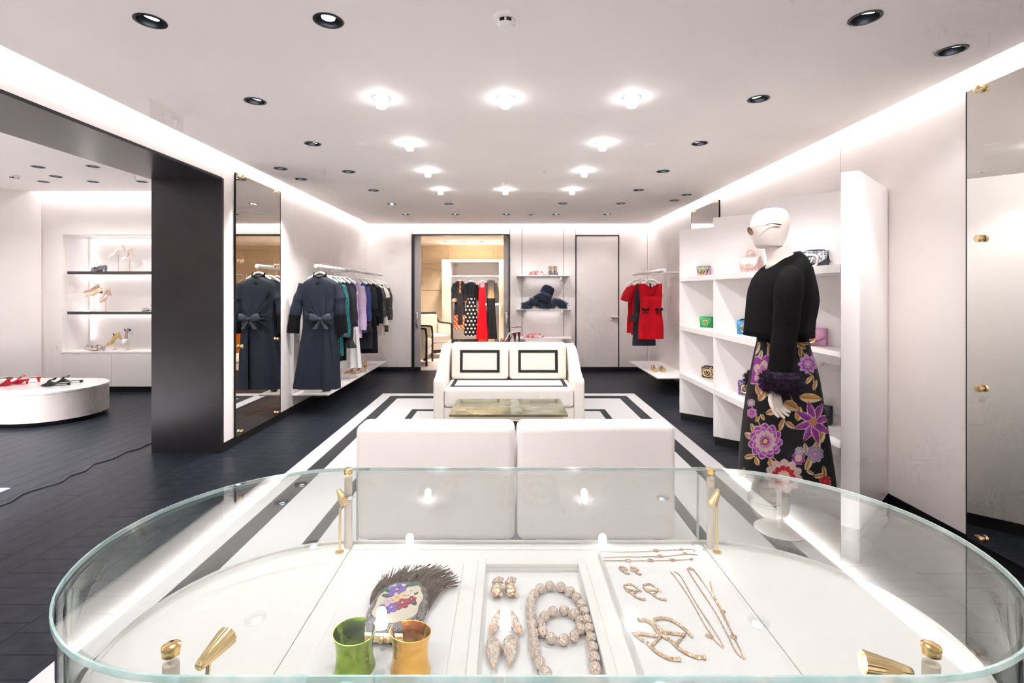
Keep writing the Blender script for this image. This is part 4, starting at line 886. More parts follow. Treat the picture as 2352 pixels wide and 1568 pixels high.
def dress(name, label, cat, x, y, group, ztop, zbot, hw, mt, sl=None, cuffm=None, cuff_len=0.1, waist=None, hem=None, neck='round', depth=0.06,
          folds=0.012, seed=0, collar=None, cols=None, attr_mat=None, ruffle=None, front=None, sleeve_m=None, splay=0.06, kf=7, shoulder_drop=0.05):
    """garment on a hanger: origin at hem; z in room metres"""
    t = thing(name, label, cat, (x, y, zbot), group=group); L = ztop-zbot
    w = waist or hw*0.86; h_ = hem or hw
    if neck == 'strap': prof = [(L-0.10, hw*0.78, depth*0.7, 0), (L-0.2, hw*0.86, depth, 0), (L*0.58, w, depth*0.95, 0), (L*0.3, (w+h_)/2*1.02, depth, 0), (0, h_, depth*1.15, 0)]
    elif neck == 'none': prof = [(L, w, depth*0.8, 0), (L*0.8, w, depth, 0), (L*0.4, (w+h_)/2, depth, 0), (0, h_, depth*1.15, 0)]
    else: prof = [(L, 0.062, depth*0.75, 0), (L-0.02, 0.10, depth*0.85, 0), (L-shoulder_drop, hw*0.86, depth*0.95, 0), (L-shoulder_drop-0.05, hw*0.95, depth, 0), (L-0.26, hw*0.88, depth*1.05, 0),
                  (L-min(0.46, L*0.6), w, depth, 0), (L*0.28, (w+h_)/2*1.03, depth*1.08, 0), (0, h_, depth*1.2, 0)]
    rings = body_mesh(prof, 64 if cols is None else 160, 5, folds, kf, seed, front, cols)
    m = MB(); m.loft(rings, neck in ('none',), False)
    if cols is not None:
        C = np.array([cols(Vector(p), L) for p in m.v]); b = m.build('body', attr_mat or mat('cloth_print', (0.5, 0.5, 0.5), 0.8, attr=True), t, smooth='all', colors=C)
    else: b = m.build('body', mt, t, smooth='all')
    # thickness: inner dark lining disc closes the neck
    if neck in ('round', 'collar'):
        MB().loft([[Vector((0.055*math.cos(a), depth*0.6*math.sin(a), L-0.006)) for a in np.linspace(0, 2*PI, 20, endpoint=False)], [Vector((0.09*math.cos(a), depth*0.7*math.sin(a), L-0.06)) for a in np.linspace(0, 2*PI, 20, endpoint=False)]], False, True).build('lining', mat('lining_dark', (0.03, 0.03, 0.035), 0.8, noise=0.1), t)
        cm = collar or mt
        MB().tube([(0.064*math.cos(a), depth*0.75*math.sin(a)-0.004*(math.sin(a) < 0), L-0.004-0.018*(1 if math.sin(a) < -0.4 else 0)) for a in np.linspace(0, 2*PI, 24)], 0.008, 6).build('neckband', cm, t, smooth=True)
    if neck == 'strap':
        for s in (-1, 1): MB().tube(smooth_path([(s*hw*0.62, -depth*0.5, L-0.11), (s*hw*0.6, -0.01, L-0.02), (s*hw*0.58, 0.01, L), (s*hw*0.6, depth*0.5, L-0.11)], 4), 0.008, 6).build('strap', mt, t, smooth=True)
    if sl is not None:
        zs = sl-zbot
        for s in (-1, 1):
            px = [(s*(hw*0.80), 0, L-shoulder_drop-0.015), (s*(hw*0.98), -0.005, L-0.16), (s*(hw+splay*0.6), -0.012, (L-0.16+zs)/2), (s*(hw+splay), -0.02, zs)]
            if L-zs < 0.35: px = [(s*hw*0.7, 0, L-shoulder_drop-0.01), (s*hw*0.98, 0, (L+zs)/2), (s*(hw+splay), 0, zs)]
            rr = [0.05, 0.062, 0.054, 0.05] if L-zs >= 0.35 else [0.05, 0.065, 0.07]
            so_ = sleeve(px, rr, seed=seed+int(s)).build('sleeve', sleeve_m or mt, t, smooth=True)
            if cuffm:
                e = Vector(px[-1]); d = (Vector(px[-1])-Vector(px[-2])).normalized()
                MB().tube([e-d*cuff_len, e-d*cuff_len*0.5, e+d*0.004], [0.054, 0.056, 0.057], 16, 0.85).build('cuff', cuffm, t, smooth=True)
            if ruffle:
                e = Vector(px[-1]); rg = []
                for k_, (q, rad) in enumerate(((0, 0.045), (0.03, 0.055), (0.07, 0.07), (0.095, 0.078))):
                    rg.append([e+Vector((rad*(1+0.18*math.sin(9*a)*k_/3)*math.cos(a), rad*0.7*(1+0.18*math.sin(9*a)*k_/3)*math.sin(a), -q)) for a in np.linspace(0, 2*PI, 60, endpoint=False)])
                MB().loft(rg, False, False).build('ruffle', ruffle, t, smooth='all')
    return t
def fur_clump(core, n, L, seed=0, thick=0.0012, up=0.0):
    """core: list of (point, normal) samples"""
    r = random.Random(seed); m = MB()
    for k in range(n):
        p, nn = core[r.randrange(len(core))]
        d = (nn+Vector((r.gauss(0, 0.5), r.gauss(0, 0.5), r.gauss(0, 0.5)-up))).normalized(); l = L*r.uniform(0.5, 1.1)
        s = d.orthogonal().normalized()*thick
        b = p+Vector((r.gauss(0, 0.002), r.gauss(0, 0.002), r.gauss(0, 0.002)))
        m.add([b-s, b+s, b+d*l*0.6+s*0.6+Vector((0, 0, -l*0.08)), b+d*l+Vector((0, 0, -l*0.25))], [(0, 1, 2), (0, 2, 3)])
    return m
NAVY = cloth('navy', (0.013, 0.017, 0.029), 0.55, spec=0.25); VELV = cloth('velvet', (0.003, 0.003, 0.004), 0.9)
BLK = cloth('black', (0.012, 0.012, 0.015), 0.7); CHAR = cloth('charcoal', (0.028, 0.031, 0.040), 0.75)
SLATE = cloth('slate', (0.022, 0.026, 0.038), 0.7); RED = cloth('red', (0.60, 0.002, 0.012), 0.7, spec=0.2)
LR = 'garments on the long rail'
# --- the coat (front piece)
def coat_front(x, z, y):
    if y > 0: return 0.0
    dx, dz = x-0.035, z-0.735; r = math.hypot(dx, dz*0.9); a = math.atan2(dz, dx)
    return -0.010*math.sin(9*a)*math.exp(-r/0.16)*(1 if r > 0.02 else 0)
zb_ = 0.318; coat = thing('coat', 'long navy wool coat with bow and black velvet cuffs', 'coat', (RX+0.016, 5.45, zb_-0.02), group=LR); coat.scale = (1.028,)*3
Lc = 1.47-zb_+0.02
rings = body_mesh([(Lc, 0.075, 0.05, 0), (Lc-0.02, 0.12, 0.058, 0), (Lc-0.06, 0.185, 0.062, 0), (Lc-0.15, 0.195, 0.07, 0), (Lc-0.40, 0.175, 0.07, 0.0), (Lc-0.52, 0.18, 0.07, 0), (Lc*0.3, 0.215, 0.08, -0.012), (0, 0.25, 0.09, -0.035)], 96, 5, 0.007, 5, 3, coat_front)
MB().loft(rings, False, False).build('body', NAVY, coat, smooth='all')
# overlapping front panel from the bow down and the wrap flap above
fp = []
for z in np.linspace(0.0, 0.70, 16):
    w0 = 0.055+0.02*z; w1 = 0.10+0.10*(0.7-z)/0.7
    hw = np.interp(Lc-z, [0, Lc-0.52, Lc*0.7, Lc], [0.18, 0.18, 0.215, 0.25])
    row = [Vector((w0+(w1-w0)*u, -0.10*math.sqrt(max(0.05, 1-((w0+(w1-w0)*u)/(hw*1.1))**2))-0.006-0.004*math.sin(u*5), z)) for u in np.linspace(0, 1, 8)]
    fp.append(row)
MB().loft(fp, False, False, False).build('front_panel', NAVY, coat, smooth='all')
fl_ = []
for z in np.linspace(0.74, Lc-0.10, 10):
    f = (z-0.74)/(Lc-0.84); x0_, x1_ = -0.13*f-0.02, 0.07+0.02*f
    fl_.append([Vector((x0_+(x1_-x0_)*u, -0.072-0.014*math.sin(PI*u)-0.006*math.sin(u*9)*(1-f), z-0.02*(1-u)*f)) for u in np.linspace(0, 1, 10)])
MB().loft(fl_, False, False, False).build('wrap_flap', NAVY, coat, smooth='all')
for i in range(5):
    a0 = 2.0+i*0.42; p0 = Vector((0.03, -0.088, 0.75)); q = [p0+Vector((math.cos(a0)*r_*1.0, 0.010*r_/0.2, math.sin(a0)*r_*0.9)) for r_ in (0.03, 0.08, 0.14, 0.18)]
    MB().tube(q, [0.004, 0.006, 0.005, 0.002], 6).build('pleat', NAVY, coat, smooth=True)
bow(Matrix.Translation((0.045, -0.112, 0.735)), 0.118, cloth('bow_navy', (0.05, 0.056, 0.075), 0.32), coat)
MB().loft([[Vector((0.075*math.cos(a)*s, 0.052*math.sin(a)*s-0.006, z+(0.0 if math.sin(a) > 0 else -0.045*abs(math.sin(a))))) for a in np.linspace(0, 2*PI, 28, endpoint=False)] for z, s in ((Lc-0.03, 1.15), (Lc+0.01, 1.0), (Lc+0.05, 0.92), (Lc+0.05, 0.84), (Lc+0.0, 0.84))], False, False).build('collar', VELV, coat, smooth=True)
MB().box(-0.05, 0.05, 0.012, 0.02, Lc-0.06, Lc+0.03).build('lining', mat('lining_cream', (0.75, 0.68, 0.6), 0.8, noise=0.05), coat)
for s, ex in ((-1, -0.262), (1, 0.225)):
    px = [(s*0.165, 0, Lc-0.075), (s*0.205, -0.005, Lc-0.2), (s*0.215 if s > 0 else -0.235, -0.012, 0.90), (ex*0.985, -0.018, 0.765)]
    sleeve(px, [0.055, 0.066, 0.058, 0.056], 0.8, seed=5).build('sleeve', NAVY, coat, smooth=True)
    sleeve([(ex*0.985, -0.018, 0.775), (ex*1.02, -0.02, 0.70), (ex*1.06, -0.022, 0.585)], [0.060, 0.061, 0.063], 0.85, wob=0.001).build('cuff', VELV, coat, smooth=True)
hanger(RX+0.016, 5.45, RZ, 'white hanger inside the long navy coat with the bow', w=0.13, drop=0.095)
# --- the row behind
SEQ = mat('teal_sequins', (0.006, 0.10, 0.12), 0.3, metal=0.4, c2=(0.02, 0.28, 0.30), scale=90, kind='voronoi', bump=0.6)
LILAC = cloth('lilac', (0.60, 0.42, 0.68), 0.7, c2=(0.78, 0.64, 0.82), scale=70); BLUE = cloth('blue', (0.055, 0.085, 0.27), 0.6)
BSEQ = mat('black_sequins', (0.010, 0.010, 0.012), 0.25, metal=0.5, c2=(0.18, 0.18, 0.19), scale=220, kind='voronoi', bump=0.8)
CREAMC = cloth('cream', (0.82, 0.74, 0.64), 0.6); WHT = cloth('white', (0.80, 0.79, 0.79), 0.7); ORG = cloth('organza', (0.03, 0.03, 0.035), 0.35)
ROW = [ # name, label, category, y, hw, ztop, zbot, material, sleeve z, extra
 ('jacket', 'black velvet jacket right behind the navy coat', 'jacket', 5.50, 0.150, 1.47, 0.83, BLK, 0.86, dict(cuffm=BSEQ, cuff_len=0.03, splay=0.045)),
 ('dress', 'teal sequined dress with long sleeves', 'dress', 5.68, 0.135, 1.475, 0.62, SEQ, 0.83, dict(splay=0.04)),
 ('dress', 'black dress with organza ruffled cuffs behind the teal sequins', 'dress', 5.82, 0.125, 1.47, 0.55, BLK, 0.79, dict(ruffle=ORG, splay=0.04)),
 ('blouse', 'charcoal blouse squeezed behind the teal dress', 'blouse', 5.98, 0.13, 1.475, 0.93, CHAR, 0.98, dict(splay=0.04)),
 ('jacket', 'navy grey jacket with a white hem band', 'jacket', 6.15, 0.150, 1.47, 0.92, SLATE, None, dict(hem=0.165)),
 ('trousers', 'flared white trousers hanging to the shelf', 'trousers', 6.36, 0.11, 1.30, 0.385, WHT, None, dict(neck='none', waist=0.08, hem=0.15, folds=0.02)),
 ('dress', 'lilac lace dress with long sleeves', 'dress', 6.50, 0.105, 1.475, 0.75, LILAC, 0.85, dict(splay=0.02)),
 ('dress', 'royal blue dress with slim sleeves', 'dress', 6.70, 0.115, 1.465, 0.80, BLUE, 0.95, dict(splay=0.02)),
 ('dress', 'dark dress with taupe fur cuffs and organza flounce', 'dress', 6.82, 0.085, 1.46, 0.75, CHAR, 0.90, dict(splay=-0.0, ruffle=ORG)),
 ('dress', 'charcoal dress with a frilled elbow sleeve', 'dress', 6.93, 0.13, 1.46, 0.56, CHAR, 1.10, dict(ruffle=BLK, splay=0.03)),
 ('dress', 'long plain black dress reaching lowest in the far half of the rail', 'dress', 7.05, 0.165, 1.455, 0.486, BLK, None, dict(hem=0.18)),
 ('jacket', 'black jacket with smooth long sleeves near the sequined tops', 'jacket', 7.18, 0.150, 1.46, 0.86, BLK, 0.89, dict(splay=0.02)),
 ('top', 'glittering black long sleeved top beside the cream blouse', 'top', 7.36, 0.15, 1.455, 0.94, BSEQ, 0.97, dict(splay=0.02)),
 ('blouse', 'cream silk blouse with flared cuffs', 'blouse', 7.52, 0.15, 1.455, 0.69, CREAMC, 1.25, dict(splay=0.03)),
 ('dress', 'short black sequined dress at the far end of the long rail', 'dress', 7.70, 0.165, 1.45, 0.73, BSEQ, 0.91, dict(splay=0.02)),
]
K_ = 1.028
for i, (nm, lab, cat_, y, hw, zt, zb, mt, sl, ex) in enumerate(ROW):
    y *= K_; hw *= K_; zt = H+(zt-H)*K_; zb = H+(zb-H)*K_; sl = None if sl is None else H+(sl-H)*K_
    t = dress(nm, lab, cat_, RX, y, LR, zt, zb, hw, mt, sl=sl, depth=0.045, seed=20+i, **ex)
    if 'white hem' in lab: MB().loft(body_mesh([(0.0, 0.155, 0.046, 0), (-0.03, 0.158, 0.048, 0)], 48, folds=0.004, seed=25), False, False).build('hem_band', WHT, t, smooth=True)
    if 'cream' in lab and nm == 'blouse':
        for s in (-1, 1): MB().tube([(s*0.17, -0.03, 0.30), (s*0.175, -0.03, 0.16)], [0.03, 0.045], 14).build('cuff', CREAMC, t, smooth=True)
    if 'fur' in lab:
        for s in (-1, 1):
            e = Vector((s*0.085, -0.02, 0.15)); core = [(e+Vector((0.035*math.cos(a), 0.03*math.sin(a), dz)), Vector((math.cos(a), math.sin(a), 0))) for a in np.linspace(0, 6.2, 20) for dz in (-0.02, 0, 0.02)]
            MB().ell(e, (0.045, 0.04, 0.035)).build('fur_cuff', cloth('taupe_fur', (0.45, 0.36, 0.33), 0.95), t, smooth=True)
            fur_clump(core, 500, 0.02, 4).build('fur_strands', cloth('taupe_fur', (0.45, 0.36, 0.33), 0.95), t, kind='stuff')
    hanger(RX, y, RZ, 'white hanger carrying the '+' '.join(lab.split()[:7]), w=max(0.09, hw*0.9), drop=0.125 if zt > 1.4 else 0.26)
# --- short rail, red dresses
RR = 'garments on the short rail'
yq = 6.86; t = thing('dress', 'sleeveless red V neck mini dress with two black bows', 'dress', (QX, yq, 0.70), group=RR); L = 0.765
def vneck(x, z, y): return 0.0
prof = [(L-0.185, 0.151, 0.052, 0), (L-0.20, 0.152, 0.058, 0), (L-0.33, 0.142, 0.055, 0), (L-0.42, 0.15, 0.058, 0), (L-0.55, 0.168, 0.062, 0), (0.1, 0.172, 0.064, 0), (0, 0.172, 0.064, 0)]
MB().loft(body_mesh(prof, 64, folds=0.003, seed=2), False, False).build('body', RED, t, smooth='all')
for s in (-1, 1):
    bow(Matrix.Translation((s*0.092, -0.066, L-0.365)), 0.055, BLK, t)
for yy, vz, nm in ((-0.046, 0.165, 'front_bodice'), (0.046, 0.07, 'back_bodice')):
    half = [(0.0, L-vz), (0.045, L-vz*0.62), (0.098, L-0.012), (0.150, L-0.004), (0.150, L-0.06), (0.146, L-0.11), (0.151, L-0.19)]
    pl = half+[(-x_, z_) for x_, z_ in half[::-1] if x_ > 0]; nn = len(pl)
    yv = lambda x_, z_, o_: yy*(0.35+0.65*min(1, max(0, (L-z_)/0.10)))*(1-0.45*(abs(x_)/0.151)**2)+o_
    m = MB(); m.add([(x_, yv(x_, z_, -0.002), z_) for x_, z_ in pl]+[(x_, yv(x_, z_, 0.002), z_) for x_, z_ in pl], [])
    for o_ in (0, nn):      # fan each side half from the V point so the neck stays open
        m.f += [(o_, o_+k, o_+k+1) for k in range(1, 6)]+[(o_, o_+k, o_+k+1) for k in range(7, nn-1)]+[(o_, o_+6, o_+7)]
    m.build(nm, RED, t, smooth='all')
hanger(QX, yq, QZ, 'white hanger holding the red V neck dress with bows', 0.145, 0.13)
t = dress('dress', 'charcoal strap dress with peplum between the red dresses', 'dress', QX-0.03, 7.10, RR, 1.46, 0.585, 0.155, CHAR, neck='strap', depth=0.05, hem=0.165, folds=0.004, seed=8)
MB().loft(body_mesh([(0.46, 0.14, 0.055, 0), (0.40, 0.19, 0.075, 0), (0.34, 0.205, 0.085, 0)], 64, folds=0.012, seed=3), False, False).build('peplum', CHAR, t, smooth='all')
hanger(QX-0.03, 7.10, QZ, 'white hanger holding the charcoal strap dress', 0.15, 0.13)
dress('dress', 'red short sleeved dress third from the front on the short rail', 'dress', QX, 7.36, RR, 1.46, 0.715, 0.15, RED, sl=1.21, depth=0.05, folds=0.003, splay=0.04, seed=9)
hanger(QX, 7.36, QZ, 'white hanger holding the third red garment of the short rail', 0.14, 0.12)
dress('dress', 'red short sleeved dress farthest back on the short rail', 'dress', QX-0.01, 7.58, RR, 1.46, 0.725, 0.15, RED, sl=1.21, depth=0.05, folds=0.003, splay=0.045, seed=10)
hanger(QX-0.01, 7.58, QZ, 'white hanger holding the red dress farthest back', 0.14, 0.12)
# --- evening gowns in the wardrobe bay (rail runs across)
GD = KD+0.30; GR = 'evening gowns in the back room wardrobe'
def gx(x): return (x-CX)*GD/F
def gz(y): return H+(CY-y)*GD/F
def col_paisley(p, L):
    edge = p.z < 0.09 or (p.z < 0.32 and 0.06 < abs(p.x) and p.y < 0.03) or (abs(p.x) < 0.014 and p.z > L-0.28)
    h = math.sin(p.x*130)*math.sin(p.z*140)+math.sin(p.x*75+p.z*60)
    if edge: return (0.75, 0.06, 0.02) if h < 0.4 else (0.92, 0.62, 0.40)
    return (0.02, 0.02, 0.025) if h < 1.35 else (0.09, 0.08, 0.09)
def col_dots(p, L):
    if p.z < L*0.70:
        q = 0.085; r = round(p.z/q); xx = p.x+(q/2 if r % 2 else 0); dx = xx-round(xx/q)*q; dz = p.z-r*q
        if dx*dx+dz*dz < 0.021**2 and abs(p.y) > 0.0: return (0.80, 0.76, 0.72)
    return (0.014, 0.015, 0.02)
def col_ombre(p, L):
    if p.z < L*0.70: return (0.016, 0.017, 0.022)
    f = min(1, max(0, (p.z-L*0.70)/(L*0.24))); n = 0.75+0.25*math.sin(p.x*400)*math.sin(p.z*380)
    a, b = (0.66, 0.46, 0.24), (0.17, 0.15, 0.15); return tuple((u*(1-f)+v*f)*n for u, v in zip(a, b))
PM = mat('cloth_print', (0.5, 0.5, 0.5), 0.8, attr=True, spec=0.18)
t = dress('gown', 'black kaftan gown with red patterned borders', 'gown', gx(1056), GD, GR, gz(645), gz(755), 0.13, BLK, sl=gz(692), depth=0.05, seed=31, cols=col_paisley, cuffm=mat('red_pattern', (0.75, 0.08, 0.03), 0.8, c2=(0.9, 0.6, 0.4), scale=60, kind='voronoi'), cuff_len=0.07, collar=RED, hem=0.14, splay=0.0)
t.rotation_euler.z = 0.25
t = dress('gown', 'black gown with white dots below the waist', 'gown', gx(1082), GD+0.03, GR, gz(648), gz(771), 0.135, BLK, sl=gz(690), depth=0.05, seed=32, cols=col_dots, hem=0.17, splay=0.0); t.rotation_euler.z = 0.2
dress('gown', 'plain red strap gown reaching the floor', 'gown', gx(1108), GD-0.03, GR, gz(650), gz(786), 0.10, RED, neck='strap', depth=0.05, seed=33, hem=0.15, folds=0.004)
t = dress('gown', 'black gown with gold beaded bodice and sheer sleeves', 'gown', gx(1128), GD, GR, gz(643), gz(781), 0.10, BLK, sl=gz(700), depth=0.05, seed=34, cols=col_ombre, hem=0.145, splay=0.05, sleeve_m=BSEQ, collar=BLK, cuffm=CREAMC, cuff_len=0.04); 
for x, lab in ((1056, 'red bordered kaftan gown'), (1082, 'dotted black gown'), (1108, 'plain red gown'), (1129, 'gold bodice gown')):
    h = hanger(gx(x), GD+0.03, rk.location.z, 'white hanger holding the '+lab, 0.09, 0.13, 0.018); h.rotation_euler.z = 0.15
# --- rail of orange dresses inside the back room, seen in the tall mirror
t = thing('clothes_rail', 'white rail with orange dresses seen in the tall left mirror', 'clothes rail', (0.25, 9.5, 1.66))
MB().tube([(-0.05, 0, 0), (1.1, 0, 0)], 0.018, 12).build('rod', WHITE, t, smooth=True)
for xx in (0.0, 1.05): MB().tube([(xx, 0, 0), (xx, -0.88, 0)], 0.012, 8).build('bracket', WHITE, t, smooth=True)
ORA = cloth('orange', (0.85, 0.25, 0.01), 0.6); SEQR = mat('copper_sequins', (0.25, 0.08, 0.03), 0.3, metal=0.5, c2=(0.5, 0.3, 0.15), scale=120, kind='voronoi')
for xx, mt, lab in ((0.30, ORA, 'belted orange gown reflected in the tall left mirror'), (0.52, SEQR, 'copper sequined dress beside the orange gown in the mirror'), (0.75, ORA, 'second orange gown farther along the back room rail')):
    g = dress('gown', lab, 'gown', xx, 9.5, 'garments on the back room rail', 1.52, 0.20, 0.15, mt, sl=1.0, depth=0.05, seed=int(xx*100), hem=0.2); g.rotation_euler.z = PI/2+0.3
    if 'belted' in lab: MB().loft(body_mesh([(0.86, 0.135, 0.062, 0), (0.82, 0.135, 0.062, 0)], 40, folds=0.004), False, False).build('belt', ORA, g, smooth=True)
    hanger(xx, 9.5, 1.66, 'white hanger under the '+' '.join(lab.split()[:4]), 0.13, 0.12, 0.018).rotation_euler.z = PI/2
# ================================================================ MANNEQUIN
MX, MD = 1.52, 2.81; MS = 409.0
def mq(x, y, dy=0.0):
    d = MD+dy; return Vector(((x-CX)*d/F-MX, dy, H+(CY-y)*d/F))     # photo pixel -> mannequin local (x forward/back, z up)
man = thing('mannequin', 'pale faceless mannequin facing the sofas beside the handbag shelves', 'mannequin', (MX, MD, 0))
SKIN = mat('mannequin_skin', (0.80, 0.715, 0.66), 0.5, noise=0.02, scale=10)
def rings_from(rows, n=36, pw=1.0):
    out = []
    for xc, zc, ax, ay, tilt in rows:
        out.append([Vector((xc+ax*math.cos(a), ay*math.sin(a), zc+ax*math.cos(a)*tilt)) for a in np.linspace(0, 2*PI, n, endpoint=False)])
    return out
# head and neck : front (left) and back (right) outline in photo pixels
HO = [(478.5,1762,1787),(480,1755,1795),(484,1744,1802),(491,1735,1807),(500,1729,1810),(512,1726,1811),(524,1724.5,1809),(536,1725.5,1806),(548,1728,1803),(557,1732,1802),(564,1736,1803),(569,1741,1804)]
rows = []
for y, a, b in HO:
    p0, p1 = mq(a, y), mq(b, y); hx = (p1.x-p0.x)/2; rows.append(((p0.x+p1.x)/2, p0.z, hx, hx*0.80, 0.0))
hd = MB(); hd.loft(rings_from(rows))
hd.build('head', SKIN, man, smooth='all')
NO = [(556,1760,1803,0.10),(566,1758,1806,0.12),(578,1761,1812,0.15),(590,1764,1818,0.18),(602,1764,1826,0.2),(616,1758,1838,0.2)]
rows = []
for y, a, b, tl in NO:
    p0, p1 = mq(a, y), mq(b, y); hx = (p1.x-p0.x)/2; rows.append(((p0.x+p1.x)/2, p0.z+0.01, hx, hx*0.95, tl*1.2))
MB().loft(rings_from(rows)).build('neck', SKIN, man, smooth='all')
for off in (0.0, 0.012):
    p0, p1 = mq(1764, 577), mq(1806, 566); c = (p0+p1)/2; hx = (p1.x-p0.x)/2*1.04; tl = (p1.z-p0.z)/(p1.x-p0.x)
    MB().tube([(c.x+hx*math.cos(a), hx*0.96*math.sin(a), c.z-off+hx*math.cos(a)*tl) for a in np.linspace(0, 2*PI, 33)], 0.0013, 5).build('neck_seam', mat('seam_tan', (0.62, 0.52, 0.46), 0.6, noise=0.05), man)
# torso sweater
SWB = mat('black_knit', (0.0045, 0.004, 0.0045), 0.75, noise=0.2, scale=60, bump=0.1, bscale=700, spec=0.10)
SO = [(588,1776,1832,0.085),(596,1770,1838,0.12),(606,1762,1842,0.155),(620,1752,1848,0.185),(640,1741,1853,0.20),(665,1732,1859,0.205),(690,1728,1862,0.205),(712,1726,1859,0.20),(735,1724,1854,0.195),(755,1722.5,1852,0.195),(772,1722,1851,0.198)]
rr = []; N = 72
for k, (y, a, b, hy) in enumerate(SO):
    p0, p1 = mq(a, y), mq(b, y); cx, hx = (p0.x+p1.x)/2, (p1.x-p0.x)/2; f = k/10
    tilt = 0.40*max(0, 1-k/4)
    ring = []
    for t in np.linspace(0, 2*PI, N, endpoint=False):
        x = cx+hx*math.cos(t); ring.append(Vector((x-0.006*f*math.sin(5*t+1), hy*math.copysign(abs(math.sin(t))**0.9, math.sin(t))+0.006*f*math.cos(7*t), p0.z+hx*math.cos(t)*tilt-0.012*f*math.cos(t)*0)))
    rr.append(ring)
MB().loft(rr, True, True).build('sweater', SWB, man, smooth='all')
wb_ = [[Vector((mq((a+b)/2, y).x+(b-a)/2/MS*math.cos(t), hy*math.sin(t), mq(0, y).z)) for t in np.linspace(0, 2*PI, 48, endpoint=False)] for y, a, b, hy in ((760, 1743, 1848, 0.13), (783, 1744, 1850, 0.132))]
MB().loft(wb_).build('sweater_hem', SWB, man, smooth='all')
# arms
NA = -0.20
ap = [mq(1820, 612, NA+0.13), mq(1818, 628, NA+0.075), mq(1813, 652, NA+0.02), mq(1808, 700, NA-0.012), mq(1804, 750, NA-0.02), mq(1798, 800, NA-0.03), mq(1792, 852, NA-0.035)]
sleeve(ap, [0.030, 0.056, 0.070, 0.066, 0.061, 0.060, 0.060], 0.95, 24, wob=0.0015).build('sleeve', SWB, man, smooth=True)
sm = MB(); sm.tube([mq(1810, 662, NA+0.01)+Vector((0.068*math.cos(a), 0.066*math.sin(a), 0.012*math.cos(a))) for a in np.linspace(0, 2*PI, 30)], 0.0025, 5); sm.build('shoulder_seam', SWB, man, smooth=True)
bp = [mq(1800, 634, 0.15), mq(1792, 700, 0.21), mq(1772, 780, 0.21), mq(1752, 850, 0.19)]
sleeve(bp, [0.055, 0.068, 0.062, 0.058], 0.95, 24, wob=0.0015).build('sleeve', SWB, man, smooth=True)
FURM = mat('purple_black_fur', (0.016, 0.010, 0.020), 0.9, c2=(0.045, 0.032, 0.055), scale=40, spec=0.1)
def fur_cuff(c, seed, rx=0.088):
    c = Vector(c); core = []
    for a in np.linspace(0, 2*PI, 40, endpoint=False):
        for b in np.linspace(0, 2*PI, 12, endpoint=False):
            n = Vector((math.cos(a)*math.cos(b), math.sin(a)*math.cos(b), math.sin(b))); core.append((c+Vector((math.cos(a)*(rx*0.62+0.035*math.cos(b)), math.sin(a)*(rx*0.55+0.035*math.cos(b)), 0.042*math.sin(b)-0.10*0)), n))
    m = MB(); m.loft([[c+Vector((math.cos(a)*r, math.sin(a)*r*0.92, z)) for a in np.linspace(0, 2*PI, 32, endpoint=False)] for r, z in ((0.055, 0.055), (0.082, 0.035), (0.090, 0.0), (0.082, -0.035), (0.05, -0.055))])
    o = m.build('fur_cuff', FURM, man, smooth=True); fur_clump(core, 9000, 0.030, seed, 0.0007, 0.25).build('fur_strands', FURM, o, kind='stuff')
fc = mq(1794, 876, NA-0.04); fur_cuff(fc, 11); fur_cuff(mq(1750, 872, 0.185), 12, 0.08)
# hand: palm + five fingers merged into one skin
def hand(M, name='hand'):
    m = MB()
    m.loft([[Vector((w*math.cos(a), d*math.sin(a)+yo, z)) for a in np.linspace(0, 2*PI, 16, endpoint=False)] for z, w, d, yo in ((0.05, 0.024, 0.018, 0), (0.015, 0.027, 0.017, 0), (-0.015, 0.036, 0.016, 0), (-0.045, 0.041, 0.014, -0.002), (-0.062, 0.039, 0.012, -0.004))])
    for x, L, r, cu in ((-0.030, 0.064, 0.0085, 0.35), (-0.010, 0.076, 0.009, 0.42), (0.0105, 0.072, 0.009, 0.5), (0.030, 0.058, 0.0078, 0.55)):
        p = Vector((x*0.92, -0.002, -0.055)); pts = [p+Vector((0, 0, 0.02)), p]; ang = cu*0.35
        for seg in (0.42, 0.32, 0.26):
            ang += cu*0.55; p = p+Vector((0.10*x/0.03*0.15, 0, 0))*seg*L*3+Vector((math.sin(ang)*0.55, -math.sin(ang)*0.9, -math.cos(ang)))*seg*L; pts.append(p)
        m.tube(pts, [r*1.05, r*1.05, r, r*0.92, r*0.7], 10)
    tp = [Vector((-0.022, 0, 0.0)), Vector((-0.040, -0.012, -0.022)), Vector((-0.047, -0.024, -0.045)), Vector((-0.046, -0.034, -0.064))]
    m.tube(tp, [0.012, 0.0115, 0.0095, 0.007], 10)
    m.xf(M); me = m.mesh(name); o = bpy.data.objects.new(name, me); COL.objects.link(o)
    md = o.modifiers.new('r', 'REMESH'); md.mode = 'VOXEL'; md.voxel_size = 0.0021; md.use_smooth_shade = True
    s2 = o.modifiers.new('s', 'SMOOTH'); s2.iterations = 2; s2.factor = 0.5
    dg = bpy.context.evaluated_depsgraph_get(); me2 = bpy.data.meshes.new_from_object(o.evaluated_get(dg)); bpy.data.objects.remove(o)
    me2.materials.append(SKIN); me2.polygons.foreach_set('use_smooth', [True]*len(me2.polygons)); return link(name, me2, man)
HC = mq(1779, 905, NA-0.05)
hh = hand(Matrix.Translation(HC) @ Matrix.Rotation(-0.12, 4, 'Y') @ Matrix.Rotation(0.25, 4, 'Z'))
for x, z in ((-0.028, -0.066), (-0.008, -0.068), (0.0105, -0.067), (0.029, -0.064)):
    pass
hand(Matrix.Translation(mq(1742, 905, 0.185)) @ Matrix.Scale(-1, 4, (0, 1, 0)) @ Matrix.Rotation(-0.1, 4, 'Y'))
